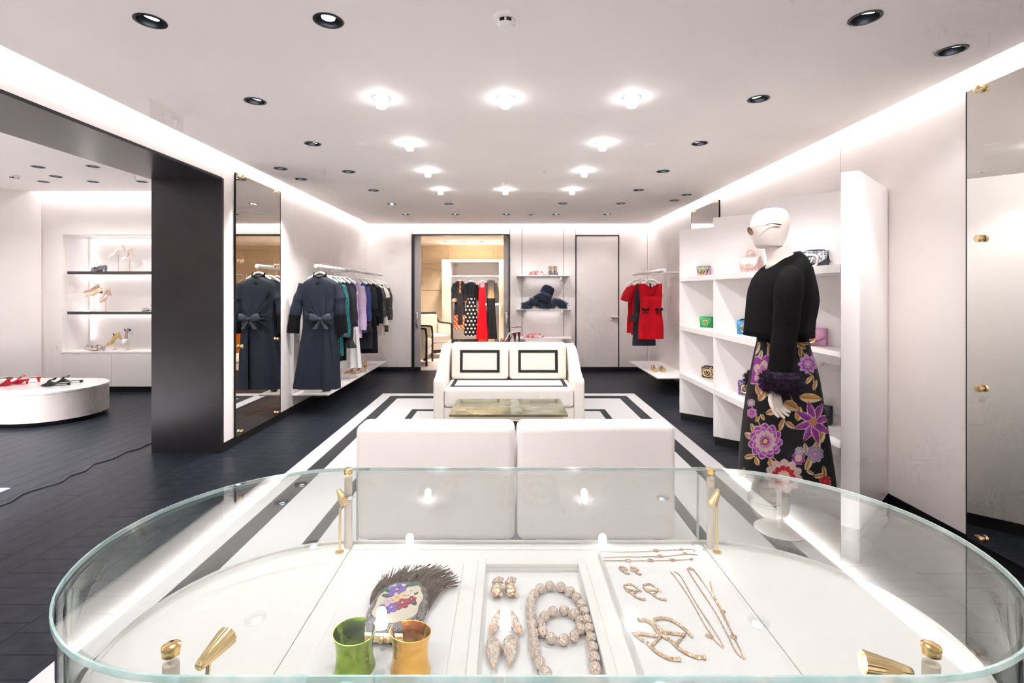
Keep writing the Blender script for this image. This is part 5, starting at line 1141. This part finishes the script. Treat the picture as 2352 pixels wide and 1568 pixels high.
# skirt with printed flowers
SK = [(780,1745,1850,0.132),(800,1741,1853,0.148),(830,1736,1862,0.17),(870,1730,1869,0.195),(920,1722,1876,0.215),(980,1715,1884,0.235),(1050,1709,1893,0.255),(1128,1704,1899,0.27)]
NR, NA_ = 300, 400
ys = np.linspace(780, 1094, NR); A = np.interp(ys, [s[0] for s in SK], [s[1] for s in SK]); B = np.interp(ys, [s[0] for s in SK], [s[2] for s in SK]); HYs = np.interp(ys, [s[0] for s in SK], [s[3] for s in SK])
ths = np.linspace(0, 2*PI, NA_, endpoint=False)
Y, T = np.meshgrid(ys, ths, indexing='ij'); fgrow = ((Y-780)/348)**1.2
cx = ((A+B)/2-1790)/MS; hx = (B-A)/2/MS
fold = 0.030*np.exp(-((T-5.35)/0.10)**2)-0.025*np.exp(-((T-5.18)/0.09)**2)+0.008*np.sin(6*T)+0.016*np.exp(-((T-4.2)/0.15)**2)
X_ = cx[:, None]+hx[:, None]*np.cos(T)*(1+0*fold); Yy = HYs[:, None]*np.sin(T)-fold*fgrow*np.sign(-np.sin(T)+1e-9)*1.0; Z_ = H-(Y-CY)/MS
Xf = X_; 
pr = F/(MD+Yy); px = CX+(MX+X_)*pr; py = CY+(H-Z_)*pr            # print coordinates on the cloth
nearmask = (np.sin(T) < 0.15)
px = np.where(nearmask, px, 3640-px)
rgb = np.zeros((NR, NA_, 3)); rgb[:] = (0.010, 0.009, 0.010)
nz = RNG.random((NR, NA_))
def put(mask, col, var=0.25):
    c = np.array(col)[None, None, :]**1.15*0.72*(1-var*nz[..., None]); rgb[mask] = np.broadcast_to(c, rgb.shape)[mask]
def leaf(x, y, ang, L, w, col=(0.62, 0.34, 0.10), col2=(0.80, 0.60, 0.38)):
    a = math.radians(ang); u = (px-x)*math.cos(a)-(py-y)*math.sin(a); v = (px-x)*math.sin(a)+(py-y)*math.cos(a)
    s = np.clip(u/L+0.5, 0, 1); ww = w*np.sin(PI*s)**0.7*(1-0.35*s); m = (np.abs(v) < ww) & (u > -L/2) & (u < L/2)
    put(m, col); put(m & (v > ww*0.25), col2); put(m & (np.abs(v) < 0.7), (0.30, 0.14, 0.04)); put(m & (np.abs(v) > ww*0.82), (0.85, 0.72, 0.52))
def stem(pts, w=1.3, col=(0.62, 0.42, 0.20)):
    for (x0, y0), (x1, y1) in zip(pts, pts[1:]):
        dx, dy = x1-x0, y1-y0; t = np.clip(((px-x0)*dx+(py-y0)*dy)/(dx*dx+dy*dy), 0, 1); put(np.hypot(px-x0-t*dx, py-y0-t*dy) < w, col)
def flower(x, y, r, n, rings, ph=0.0, sq=1.0, scal=0.10, center=(0.85, 0.55, 0.15)):
    dx, dy = px-x, (py-y)/sq; R = np.hypot(dx, dy); TH = np.arctan2(dy, dx)+ph
    for k, (fr, col) in enumerate(rings):
        edge = r*fr*(1-scal+scal*np.abs(np.sin(n*TH/2+k*0.8))*2); m = R < edge; put(m, col, 0.3); put(m & (R > edge*0.93), (0.72, 0.52, 0.66), 0.2)
        put(m & (np.abs(np.sin(n*TH*1.5+k)) < 0.12) & (R > edge*0.45), tuple(c*0.65 for c in col))
    put(R < r*0.14, center)
MAG, LIL, CRM, PNK = (0.42, 0.07, 0.40), (0.48, 0.30, 0.55), (0.72, 0.55, 0.47), (0.62, 0.22, 0.48)
stem([(1725, 930), (1745, 975), (1755, 990)]); stem([(1762, 1035), (1785, 1060), (1790, 1090)]); stem([(1840, 800), (1848, 815), (1850, 830)]); stem([(1850, 850), (1868, 865), (1870, 885)])
stem([(1762, 785), (1772, 815), (1770, 850)]); stem([(1812, 900), (1822, 925)])
for q in ((1738,800,65,34,9,(0.70,0.52,0.40),(0.82,0.66,0.55)), (1768,808,95,42,8), (1747,815,75,26,6,(0.6,0.5,0.42)), (1752,905,60,36,11), (1742,895,110,30,9), (1768,900,40,28,8), (1795,938,8,52,13), (1818,932,-25,40,14), (1775,945,15,34,9), (1835,950,80,34,11), (1862,914,-5,52,13),
          (1795,975,70,34,7), (1815,976,-35,30,7), (1740,962,45,18,5), (1752,958,-60,18,5), (1730,985,110,30,7), (1720,1000,150,24,9), (1722,1048,10,26,7), (1738,1058,110,24,7), (1770,1062,100,20,8), (1708,1085,90,26,5), (1838,793,-30,34,8), (1848,788,-10,24,6,(0.5,0.5,0.35)),
          (1838,808,95,24,6), (1844,838,170,26,6), (1850,822,80,26,6), (1858,872,50,24,6), (1872,884,75,26,6), (1885,1005,60,36,11), (1878,1020,70,30,9), (1858,1062,70,40,9), (1850,1030,95,30,7,(0.45,0.48,0.42),(0.6,0.4,0.3)), (1885,1092,10,32,7), (1893,1080,100,24,6), (1836,878,0,14,4), (1862,1085,-30,24,5,(0.4,0.36,0.36))): leaf(*q)
flower(1752, 855, 30, 5, [(1.0, MAG), (0.62, CRM), (0.4, PNK)], 0.4, 1.25, 0.22)
leaf(1776, 848, 80, 34, 10, (0.5, 0.5, 0.54), (0.6, 0.58, 0.62))
flower(1856, 836, 20, 9, [(1.0, LIL), (0.75, MAG), (0.45, LIL)], 0, 0.95, 0.18)
for k in range(8):
    a = k*45+15; leaf(1868+20*math.cos(math.radians(a)), 970-26*math.sin(math.radians(a)), a, 50, 11, (0.30, 0.05, 0.36), (0.42, 0.08, 0.46))
flower(1868, 968, 9, 6, [(1.0, (0.6, 0.3, 0.1))])
flower(1758, 1013, 37, 11, [(1.0, MAG), (0.80, (0.50, 0.14, 0.48)), (0.62, CRM), (0.40, PNK), (0.24, (0.3, 0.08, 0.3))], 0.2, 1.05, 0.09)
flower(1800, 1093, 40, 11, [(1.0, CRM), (0.68, (0.60, 0.04, 0.04)), (0.34, CRM)], 0.1, 0.9, 0.10)
flower(1725, 925, 9, 7, [(1, LIL), (0.6, CRM)]); flower(1727, 948, 11, 6, [(1, PNK), (0.5, MAG)])
flower(1834, 1052, 14, 8, [(1, MAG), (0.6, CRM)]); flower(1836, 1036, 10, 8, [(1, (0.5, 0.42, 0.5))]); flower(1872, 1042, 19, 9, [(1, (0.40, 0.34, 0.42)), (0.6, LIL)]); flower(1895, 1105, 13, 6, [(1, (0.6, 0.04, 0.04))]); flower(1800, 800, 10, 6, [(1, (0.6, 0.04, 0.04))])
m = MB(); V = np.stack([X_, Yy, Z_], -1).reshape(-1, 3); m.v = [tuple(v) for v in V.tolist()]
idx = np.arange(NR*NA_).reshape(NR, NA_); q = np.stack([idx[:-1], np.roll(idx, -1, 1)[:-1], np.roll(idx, -1, 1)[1:], idx[1:]], -1).reshape(-1, 4)[:, ::-1]
m.f = [tuple(f) for f in q.tolist()]
m.build('skirt', mat('printed_satin', (0.5, 0.5, 0.5), 0.5, attr=True, spec=0.14), man, smooth='all', colors=rgb.reshape(-1, 3))
# stand
MB().tube([(0.0, 0.0, 0.024), (0.0, 0.0, 1.0)], 0.014, 16).build('pole', WHITE, man, smooth=True)
MB().lathe([(0.13, 0.0125), (0.13, 0.018), (0.125, 0.021)], 40).build('base_plate', WHITE, man, smooth=True)
# sunglasses on the mannequin
sg_ = thing('sunglasses', 'thin metal sunglasses worn by the mannequin', 'sunglasses', Vector((MX, MD, 0))+mq(1722, 530))
q0 = mq(1722, 530); R_ = lambda x, y, dy: mq(x, y, dy)-q0
for s in (-1, 1):
    c = R_(1723, 531, s*0.036); Mr = Matrix.Translation(c) @ Matrix.Rotation(PI/2-0.35, 4, 'Y')
    MB().tube([Mr @ Vector((0.024*math.cos(a), 0.028*math.sin(a), 0)) for a in np.linspace(0, 2*PI, 28)], 0.0014, 6).build('rim', BRASS, sg_, smooth=True)
    MB().loft([[Mr @ Vector((0.0235*math.cos(a), 0.0275*math.sin(a), z)) for a in np.linspace(0, 2*PI, 28, endpoint=False)] for z in (-0.0006, 0.0006)]).build('lens', glass_mat('tinted_lens', (0.55, 0.48, 0.48), 0.08), sg_)
    side = 0.094*s
    MB().tube([R_(1722, 523, s*0.062), R_(1735, 521.5, side*0.86), R_(1757, 517.5, side)], 0.0011, 6).build('temple', BRASS, sg_)
    MB().tube(smooth_path([R_(1757, 517.5, side), R_(1766, 514.5, side*1.01), R_(1774, 513, side*1.01), R_(1784, 514.5, side*1.0), R_(1794, 516, side*0.98)], 4), [0.0018]*10+[0.0028]*7, 6).build('temple_tip', RUBBER, sg_, smooth=True)
MB().tube([R_(1722, 527, -0.012), R_(1721, 525, 0), R_(1722, 527, 0.012)], 0.0012, 6).build('bridge', BRASS, sg_)
# ================================================================ HANDBAGS
def emblem(parent, M, s, mt=None):
    mt = mt or GOLD
    rg = [M @ Vector((s*math.copysign(abs(math.cos(a))**0.7, math.cos(a)), 0, s*0.86*math.copysign(abs(math.sin(a))**0.7, math.sin(a)))) for a in np.linspace(0, 2*PI, 28)]
    o = MB().tube(rg, s*0.20, 8).build('emblem', mt, parent, smooth=True)
    MB().tube([M @ Vector((-s*0.55, 0, s*0.5)), M @ Vector((0, -0.001, -s*0.55)), M @ Vector((s*0.55, 0, s*0.5))], s*0.17, 8).build('letter_v', mt, o, smooth=True)
def handbag(label, loc, rz, w, h, d, mt, flap=None, em=0.03, side=None, top=None, strap=None, emb=None):
    t = thing('handbag', label, 'handbag', loc, rz, group='small handbags on the angled shelves'); flap = flap or mt
    # body: side profile tapers upward
    prof = [(-d/2, 0), (d/2, 0), (d/2*0.85, h*0.7), (d/2*0.5, h*0.93), (-d/2*0.5, h*0.93), (-d/2*0.85, h*0.7)]
    n = len(prof); m = MB(); m.add([(-w/2, y, z) for y, z in prof]+[(w/2, y, z) for y, z in prof], [tuple(range(n)), tuple(range(n, 2*n))[::-1]]+[(i, i+n, (i+1) % n+n, (i+1) % n) for i in range(n)])
    m.build('body', side or mt, t, bevel=0.006, seg=2)
    fl = []
    for s, (y, z) in enumerate(((d/2*0.55, h*0.80), (d/2*0.35, h*0.99), (-d/2*0.35, h*1.0), (-d/2*0.80, h*0.86), (-d/2*1.02, h*0.55), (-d/2*1.06, h*0.34))):
        ww = w/2*(1.02 if s < 4 else (0.96 if s == 4 else 0.62)); fl.append([Vector((x, y-(0.004), z-(0.0 if s < 5 else 0.05*h*math.cos(x/ww*PI/2)))) for x in np.linspace(-ww, ww, 10)])
    o = MB().loft(fl, False, False, False); me = o.mesh('flap', 'all'); me.materials.append(flap); fo = link('flap', me, t); md = fo.modifiers.new('s', 'SOLIDIFY'); md.thickness = 0.004
    if em: emblem(t, Matrix.Translation((0, -d/2*1.08-0.005, h*0.46)), em, emb)
    if top == 'handle': MB().tube(smooth_path([(-w*0.2, 0, h*0.95), (-w*0.17, 0, h*1.3), (0, 0, h*1.48), (w*0.17, 0, h*1.3), (w*0.2, 0, h*0.95)], 6), 0.008, 8).build('handle', side or mt, t, smooth=True)
    if top == 'bar': MB().tube(smooth_path([(-w*0.42, 0, h*0.97), (-w*0.3, 0, h*1.07), (w*0.3, 0, h*1.07), (w*0.42, 0, h*0.97)], 5), 0.005, 8).build('handle', BLK, t, smooth=True)
    if strap:
        MB().tube(smooth_path([(w*0.5, 0, h*0.8), (w*0.56, -d*0.3, h*0.55), (w*0.54, d*0.1, h*0.4), (w*0.58, d*0.2, h*0.65)], 5), 0.006, 6).build('chain_strap', strap, t, smooth=True)
    for s in (-1, 1): MB().box(s*w/2-0.002, s*w/2+0.003, -d*0.3, d*0.3, h*0.1, h*0.8).build('gusset', side or mt, t)
    return t
def leather(n, c, **k): return mat('leather_'+n, c, 0.35, noise=0.1, scale=30, **k)
def sequin(n, c, c2, **k): return mat('sequin_'+n, c, 0.3, metal=0.35, c2=c2, scale=150, kind='voronoi', bump=0.7, **k)
BR = -PI*0.25
def bag_at(px, X, shelf, k): d = X*F/(px-CX); return (X, d, SHZ[shelf]+0.0005)
PINKL = leather('pink', (0.62, 0.30, 0.48)); 
handbag('green and pink sequin mini bag on the far bay top shelf', bag_at(1617, 1.99, 0, 0), BR, 0.125, 0.105, 0.06, sequin('green', (0.10, 0.13, 0.10), (0.30, 0.33, 0.28)), side=leather('soft_pink', (0.75, 0.38, 0.60)), em=0.033)
handbag('bright green mini bag with gold emblem', bag_at(1624, 1.99, 1, 0), BR, 0.125, 0.105, 0.06, leather('green', (0.02, 0.42, 0.13)), em=0.026)
handbag('leopard patterned mini bag with gold emblems', bag_at(1628, 2.0, 2, 0), BR, 0.125, 0.105, 0.06, mat('leopard', (0.50, 0.36, 0.22), 0.4, c2=(0.02, 0.015, 0.01), scale=70, kind='voronoi'), em=0.036, top='bar')
handbag('pale pink sequin bag with top handle', bag_at(1724, 2.02, 0, 1), BR, 0.15, 0.135, 0.09, sequin('pink', (0.80, 0.55, 0.55), (0.92, 0.75, 0.72)), side=sequin('rose', (0.70, 0.42, 0.38), (0.85, 0.62, 0.55)), em=0.018, top='handle', emb=ROSEG)
handbag('sky blue mini bag with gold emblem', bag_at(1717, 2.00, 1, 1), BR, 0.15, 0.115, 0.07, leather('blue', (0.05, 0.30, 0.58)), em=0.036, top='bar')
handbag('purple beaded mini bag with gold emblem', bag_at(1718, 1.99, 2, 1), BR, 0.14, 0.115, 0.06, sequin('purple', (0.08, 0.05, 0.14), (0.32, 0.24, 0.45)), em=0.036)
handbag('black and silver sequin bag with chain', bag_at(1864, 2.03, 0, 2), BR, 0.20, 0.115, 0.08, sequin('silver', (0.08, 0.08, 0.10), (0.5, 0.5, 0.55)), side=leather('black', (0.03, 0.03, 0.04)), em=0.045, top='bar', strap=CHROME, emb=CHROME)
handbag('mauve pink leather bag behind the mannequin', bag_at(1862, 2.02, 1, 2), BR, 0.19, 0.115, 0.07, PINKL, em=0.036)
handbag('black bag with gold emblem peeking out behind the skirt', bag_at(1876, 2.02, 2, 2), BR, 0.17, 0.12, 0.07, leather('black', (0.03, 0.03, 0.04)), em=0.036)
# ================================================================ SHOES
def shoe(label, loc, rz, mt, heel=0.06, L=0.24, lining=None, style='pump', group=None, pitch=0.0, trim=None, heelm=None, side=1):
    t = thing('shoe', label, 'shoe', loc, group=group, rot=(0, -pitch, rz)); lining = lining or CREAMC
    def sole(s):
        if s < 0.30: return heel
        if s > 0.66: return 0.0
        u = (s-0.30)/0.36; return heel*(1-(3*u*u-2*u**3))
    W_ = lambda s: np.interp(s, [0, 0.06, 0.2, 0.42, 0.68, 0.8, 0.92, 1.0], [0.012, 0.024, 0.028, 0.024, 0.039, 0.033, 0.016, 0.002])
    hh_ = (lambda s: np.interp(s, [0, 0.2, 0.5, 0.62, 0.72, 0.9, 1.0], [0.055, 0.045, 0.026, 0.030, 0.036, 0.020, 0.008])) if style == 'pump' else \
          (lambda s: np.interp(s, [0, 0.45, 0.55, 0.65, 0.75, 0.9, 1.0], [0.004, 0.004, 0.02, 0.038, 0.038, 0.020, 0.008])) if style == 'mule' else (lambda s: 0.006)
    rings = []
    for s in np.linspace(0, 1, 30):
        w, z, h = W_(s), sole(s)+0.004, hh_(s); x = (s-0.5)*L; op = s < (0.64 if style == 'pump' else 0.58) and style != 'flat'
        inn = z+0.005 if (op or style == 'flat') else z+h*1.06
        k = min(1, max(0, (s-0.60)/0.06)) if style == 'pump' else min(1, max(0, (s-0.52)/0.06))
        inn = (z+0.005)*(1-k)+(z+h*1.06)*k if style != 'flat' else inn
        rings.append([Vector(q) for q in ((x, 0, z-0.004), (x, -w*0.9, z-0.003), (x, -w, z+h*0.4), (x, -w*0.88, z+h), (x, -w*0.70, inn if k < 0.5 else z+h*1.02), (x, 0, inn), (x, w*0.70, inn if k < 0.5 else z+h*1.02), (x, w*0.88, z+h), (x, w, z+h*0.4), (x, w*0.9, z-0.003))])
    MB().loft(rings).build('upper', mt, t, smooth=True)
    ins = [[Vector(((s-0.5)*L, u*W_(s)*0.66, sole(s)+0.0105)) for u in (-1, 0, 1)] for s in np.linspace(0.03, 0.62, 14)]
    MB().loft(ins, False, False, False).build('insole', lining, t)
    if heel > 0.015:
        r1 = 0.007 if heel > 0.045 else 0.014
        MB().loft([[Vector(((-0.44 if q < 0.5 else -0.45)*L+r*math.cos(a), r*math.sin(a), zz)) for a in np.linspace(0, 2*PI, 12, endpoint=False)] for q, r, zz in ((0, 0.022, heel+0.002), (0.4, 0.013, heel*0.6), (1, r1, 0.0))]).build('heel', heelm or mt, t, smooth=True)
    if trim == 'bow': bow(Matrix.Translation((0.20*L, 0, 0.045)) @ Matrix.Rotation(PI/2, 4, 'Z') @ Matrix.Rotation(-0.9, 4, 'X'), 0.045, mt, t)
    if trim == 'bigbow': bow(Matrix.Translation((0.16*L, 0, 0.05)) @ Matrix.Rotation(PI/2, 4, 'Z') @ Matrix.Rotation(-0.9, 4, 'X'), 0.075, mt, t)
    if style == 'flat' or trim == 'straps':
        for sx in (0.30, 0.15): MB().tube(smooth_path([(sx*L, -0.036, sole(sx+0.5)+0.005), (sx*L-0.005, -0.02, sole(sx+0.5)+0.04), (sx*L-0.005, 0.02, sole(sx+0.5)+0.04), (sx*L, 0.036, sole(sx+0.5)+0.005)], 4), 0.004, 6, 0.5).build('strap', mt, t, smooth=True)
        MB().tube([(-0.40*L+0.035*math.cos(a), 0.03*math.sin(a), heel+0.07) for a in np.linspace(0, 2*PI, 18)], 0.003, 6).build('ankle_strap', mt, t, smooth=True)
    if trim == 'buckle': MB().tube([(0.28*L, 0.016*math.cos(a), 0.038+0.014*math.sin(a)) for a in np.linspace(0, 2*PI, 18)], 0.003, 6).build('buckle', GOLD, t, smooth=True)
    if trim == 'tassel':
        for ss in (-1, 1): MB().lathe([(0.004, 0.03), (0.010, 0.0)], 10, (-0.3*L, ss*0.035, heel+0.04)).build('tassel', BLK, t)
    return t
REDL = leather('red', (0.62, 0.01, 0.03)); TAN = leather('tan', (0.55, 0.36, 0.20)); BLKL = leather('black', (0.03, 0.03, 0.04)); NUDE = leather('nude', (0.72, 0.52, 0.42)); IV = leather('ivory', (0.82, 0.76, 0.68)); GREY = leather('grey', (0.16, 0.15, 0.17)); GLD = leather('gold', (0.75, 0.52, 0.22), metal=0.5); PATC = mat('leather_patch', (0.32, 0.25, 0.23), 0.4, c2=(0.72, 0.62, 0.56), scale=60, kind='voronoi')
g = 'shoes on the shelf under the long rail'
shoe('black stiletto with red lining half hidden behind the navy coat hem', (-2.06, 5.78, 0.2115), -PI*0.62, BLKL, 0.09, lining=REDL, group=g)
shoe('tan stiletto with red lining, in front of its twin on the shelf', (-2.087, 6.99, 0.2115), -PI*0.72, TAN, 0.095, lining=REDL, group=g)
shoe('tan stiletto with red lining, behind its twin near the wall', (-2.187, 7.02, 0.2115), -PI*0.78, TAN, 0.095, lining=REDL, group=g)
g = 'sandals on the shelf under the red dresses'
shoe('black and gold buckled flat nearer the middle of the room', (2.03, 6.98, 0.2415), -PI*0.52, GLD, 0.012, 0.22, trim='buckle', group=g, lining=BLKL)
shoe('black and gold buckled flat nearer the wall', (2.14, 6.97, 0.2415), -PI*0.50, GLD, 0.012, 0.22, trim='buckle', group=g, lining=BLKL)
# podium
def podp(x, y): p = pz(x, y, 0.34); return (p.x, p.y, 0.3405)
g = 'shoes on the low podium'
shoe('red bow kitten heel, nearer one of the red pair on the podium', podp(30, 884), -2.6, REDL, 0.05, 0.25, style='mule', trim='bigbow', group=g)
shoe('red bow kitten heel, farther one of the red pair on the podium', podp(58, 879), -2.6, REDL, 0.05, 0.25, style='mule', trim='bigbow', group=g)
shoe('dark green bow mule, nearer one of the pair on the podium', podp(128, 885), -2.75, leather('dark_green', (0.03, 0.045, 0.04)), 0.018, 0.25, style='mule', trim='bigbow', group=g)
shoe('dark green bow mule, farther one of the pair on the podium', podp(158, 879), -2.75, leather('dark_green', (0.03, 0.045, 0.04)), 0.018, 0.25, style='mule', trim='bigbow', group=g)
shoe('black bow shoe cut by the left picture edge on the podium', podp(-12, 878), -2.6, BLKL, 0.04, 0.25, style='mule', trim='bigbow', group=g)
# niche shoes
def stand(p, top, label, group='shoe stands in the niche'):
    t = thing('shoe_stand', label, 'stand', p, group=group)
    MB().lathe([(0.035, 0), (0.035, 0.003), (0.005, 0.004)], 20).build('foot', BRASS, t, smooth=True); MB().tube([(0, 0, 0.003), (0, 0, top-p[2])], 0.003, 8).build('stem', BRASS, t)
NS = [lz(626)+0.0185, lz(718.5)+0.0185, NZ0+0.0005]; g = 'shoes in the lit niche'
def npos(px, d, z): return ((px-CX)*d/F, d, z)
shoe('grey bow pump lying at the left of the upper niche shelf', npos(228, 6.84, NS[0]), PI*0.94, GREY, 0.03, 0.24, lining=NUDE, trim='bow', group=g)
shoe('grey bow pump behind its twin on the upper niche shelf', npos(222, 6.96, NS[0]), PI*0.90, GREY, 0.03, 0.24, lining=NUDE, trim='bow', group=g)
stand(npos(272, 6.9, NS[0]), lz(585, 6.9), 'thin stand under the ivory slingback in profile'); shoe('ivory bow pump in profile on a thin stand', npos(268, 6.9, lz(586, 6.9)), PI, IV, 0.05, 0.25, trim='bow', group=g, pitch=-0.30)
stand(npos(298, 6.9, NS[0]), lz(594, 6.9), 'thin stand under the ivory pump turned to the front'); shoe('ivory pump turned to the front on a thin stand', npos(296, 6.9, lz(594, 6.9)), -PI*0.55, IV, 0.06, 0.24, group=g, pitch=-0.35, lining=leather('dusty_rose', (0.5, 0.25, 0.24)))
stand(npos(212, 6.9, NS[1]), lz(676, 6.9), 'left one of the paired stands under the two tone slingbacks'); stand(npos(216, 6.86, NS[1]), lz(678, 6.86), 'right one of the paired stands under the two tone slingbacks')
shoe('nude slingback with red brown toe, upper one of the raised pair', npos(210, 6.95, lz(671, 6.95)), PI, NUDE, 0.02, 0.24, group=g, pitch=-0.2, trim='straps', heelm=BLKL)
shoe('cream slingback, lower one of the raised pair', npos(216, 6.84, lz(678, 6.84)), PI, leather('cream', (0.80, 0.66, 0.42)), 0.02, 0.24, group=g, pitch=-0.25, heelm=BLKL)
stand(npos(243, 6.86, NS[1]), lz(687, 6.86), 'thin stand under the front facing slingback'); shoe('nude slingback facing front on a thin stand', npos(243, 6.86, lz(686, 6.86)), -PI*0.5, NUDE, 0.03, 0.22, group=g, pitch=-0.5, trim='straps')
shoe('dark sandal beside the black portal on the lower niche shelf', npos(340, 6.85, NS[1]), PI*0.9, BLKL, 0.012, 0.22, style='flat', group=g)
shoe('patchwork flat lying in front on the niche floor', npos(222, 6.80, NZ0+0.0005), PI*0.95, PATC, 0.02, 0.26, group=g, trim='bow')
shoe('patchwork flat behind its twin on the niche floor', npos(212, 6.92, NZ0+0.0005), PI*0.95, PATC, 0.02, 0.26, group=g, trim='bow')
stand(npos(264, 6.93, NZ0+0.001), lz(787, 6.93), 'thin stand under the gold tassel shoe'); shoe('gold ankle strap shoe with black tassels on a thin stand', npos(262, 6.93, lz(787, 6.93)), PI, GLD, 0.045, 0.24, group=g, pitch=-0.45, trim='tassel', lining=IV)
stand(npos(294, 6.93, NZ0+0.001), lz(780, 6.93), 'thin stand under the silver toed shoe'); shoe('tall tan shoe with silver toe on a thin stand', npos(294, 6.93, lz(779, 6.93)), -PI*0.5, leather('silver', (0.7, 0.7, 0.74)), 0.06, 0.22, group=g, pitch=-0.6, lining=TAN, trim='tassel')
# console sandals
g = 'strappy sandals on the console'
DR = leather('oxblood', (0.13, 0.02, 0.02))
shoe('oxblood strappy high sandal, front one on the console', (-0.02, 5.86, 0.7575), PI*1.08, DR, 0.10, 0.22, style='flat', group=g)
shoe('oxblood strappy high sandal, rear one on the console', (0.03, 5.98, 0.7575), PI*0.95, DR, 0.10, 0.22, style='flat', group=g)
# ================================================================ WALL SHELF GOODS
SCARF = mat('scarf_print', (0.50, 0.003, 0.008), 0.6, c2=(0.74, 0.64, 0.62), scale=14, kind='noise')
def scarf(label, x0, x1, z, d=8.25):
    a, b = (x0-CX)*d/F, (x1-CX)*d/F; t = thing('folded_scarf', label, 'scarf', ((a+b)/2, d, z), group='folded scarves'); w = (b-a)/2
    rows = [[Vector((x+0.05*math.cos(q), 0.09*math.cos(q), 0.0005+max(0, (0.050+0.028*math.sin(x*31+k))*math.sin(q)*(1-(x/w)**4)))) for q in np.linspace(0, PI, 12)] for k, x in enumerate(np.linspace(-w, w, 24))]
    MB().loft(rows, True, True, False).build('folds', SCARF, t, smooth='all')
    MB().box(-w*0.9, w*0.9, -0.07, 0.07, 0, 0.012).build('under_layer', SCARF, t, bevel=0.004)
scarf('red and white scarf on the upper wall shelf', 1215, 1250, Z1+0.0005); scarf('red and white scarf on the lower wall shelf', 1206, 1246, Z3+0.0005)
FLW = mat('flower_mesh', (0.80, 0.66, 0.52), 0.6, c2=(0.10, 0.06, 0.05), scale=55, kind='noise')
for px, lab in ((1265, 'flowered ankle shoe nearer the scarf on the upper wall shelf'), (1276, 'flowered ankle shoe nearer the flush door on the upper wall shelf')):
    p = ((px-CX)*8.25/F, 8.25, Z1+0.0005); t = shoe(lab, p, -PI/2, leather('grey', (0.16, 0.15, 0.17)), 0.02, 0.2, group='flowered ankle shoes')
    MB().lathe([(0.028, 0.04), (0.032, 0.09), (0.036, 0.15)], 18, (-0.05, 0, 0), cap0=False, cap1=False).build('shaft', FLW, t, smooth=True)
# hat on head stand, feather boa
hp = Vector(((1252-CX)*8.27/F, 8.27, Z2+0.0005))
hs = thing('hat_stand', 'cream display head wearing the navy hat', 'display head', hp)
MB().loft([[Vector((x+r*math.cos(a), r*0.85*math.sin(a), z)) for a in np.linspace(0, 2*PI, 24, endpoint=False)] for x, r, z in ((0, 0.07, 0), (0, 0.05, 0.05), (0.0, 0.045, 0.10), (-0.02, 0.068, 0.14), (-0.02, 0.085, 0.20), (-0.01, 0.088, 0.26), (0, 0.06, 0.32), (0, 0.02, 0.335))]).build('head', SKIN, hs, smooth='all')
ht = thing('bucket_hat', 'navy felt hat with blue band on the display head', 'hat', hp+Vector((0.0, 0, 0.20)), rot=(0, 0.42, 0)); ht.scale = (1.12,)*3
HATM = cloth('hat_navy', (0.018, 0.020, 0.035), 0.8)
MB().loft([[Vector((r*math.cos(a), r*0.9*math.sin(a), z)) for a in np.linspace(0, 2*PI, 40, endpoint=False)] for r, z in ((0.093, 0.02), (0.097, 0.07), (0.09, 0.13), (0.07, 0.16), (0.02, 0.17))], False, True).build('crown', HATM, ht, smooth='all')
MB().loft([[Vector((r*math.cos(a), r*0.9*math.sin(a), z-0.03*math.cos(a)*0+dz)) for a in np.linspace(0, 2*PI, 40, endpoint=False)] for r, z, dz in ((0.093, 0.02, 0), (0.13, -0.035, 0), (0.165, -0.085, 0), (0.162, -0.088, 0), (0.092, 0.012, 0))], False, False).build('brim', HATM, ht, smooth='all')
MB().loft([[Vector((r*math.cos(a), r*0.9*math.sin(a), z)) for a in np.linspace(0, 2*PI, 40, endpoint=False)] for r, z in ((0.098, 0.02), (0.101, 0.035), (0.1, 0.055))], False, False).build('band', cloth('hat_band', (0.06, 0.08, 0.16), 0.4), ht, smooth='all')
BOA = mat('boa_feathers', (0.020, 0.028, 0.060), 0.8, c2=(0.20, 0.25, 0.34), scale=45)
bo = thing('feather_boa', 'navy feather boa heaped on the middle wall shelf', 'feather boa', Vector(((1249-CX)*8.2/F, 8.2, Z2+0.0005)))
bpts = [((x-1249)*8.2/F, yy, (709-y)*8.2/F*0.80) for x, y, yy in ((1200, 704, 0), (1212, 699, -0.02), (1224, 688, 0.0), (1238, 691, 0.02), (1250, 701, -0.02), (1262, 701, 0.0), (1275, 690, 0.0), (1288, 694, -0.01), (1299, 702, 0.01))]
bpts = [(x, y-0.02, max(0.03, z)) for x, y, z in bpts]; sp_ = smooth_path(bpts, 6); core = []
for i, p in enumerate(sp_):
    for a in np.linspace(0, 2*PI, 10, endpoint=False):
        n = Vector((0.2*math.sin(i), math.cos(a), math.sin(a))).normalized()
        if p.z+n.z*0.035 > 0.002: core.append((p+n*0.03, n))
MB().tube(sp_, [0.032]*len(sp_), 10).xf(Matrix.Translation((0, 0, 0.004))).build('cord', BOA, bo, smooth=True)
fm = fur_clump(core, 8000, 0.075, 5, 0.0024); fm.v = [(x, y, max(z, 0.001)) for x, y, z in fm.v]; fm.build('feathers', BOA, bo, kind='stuff')
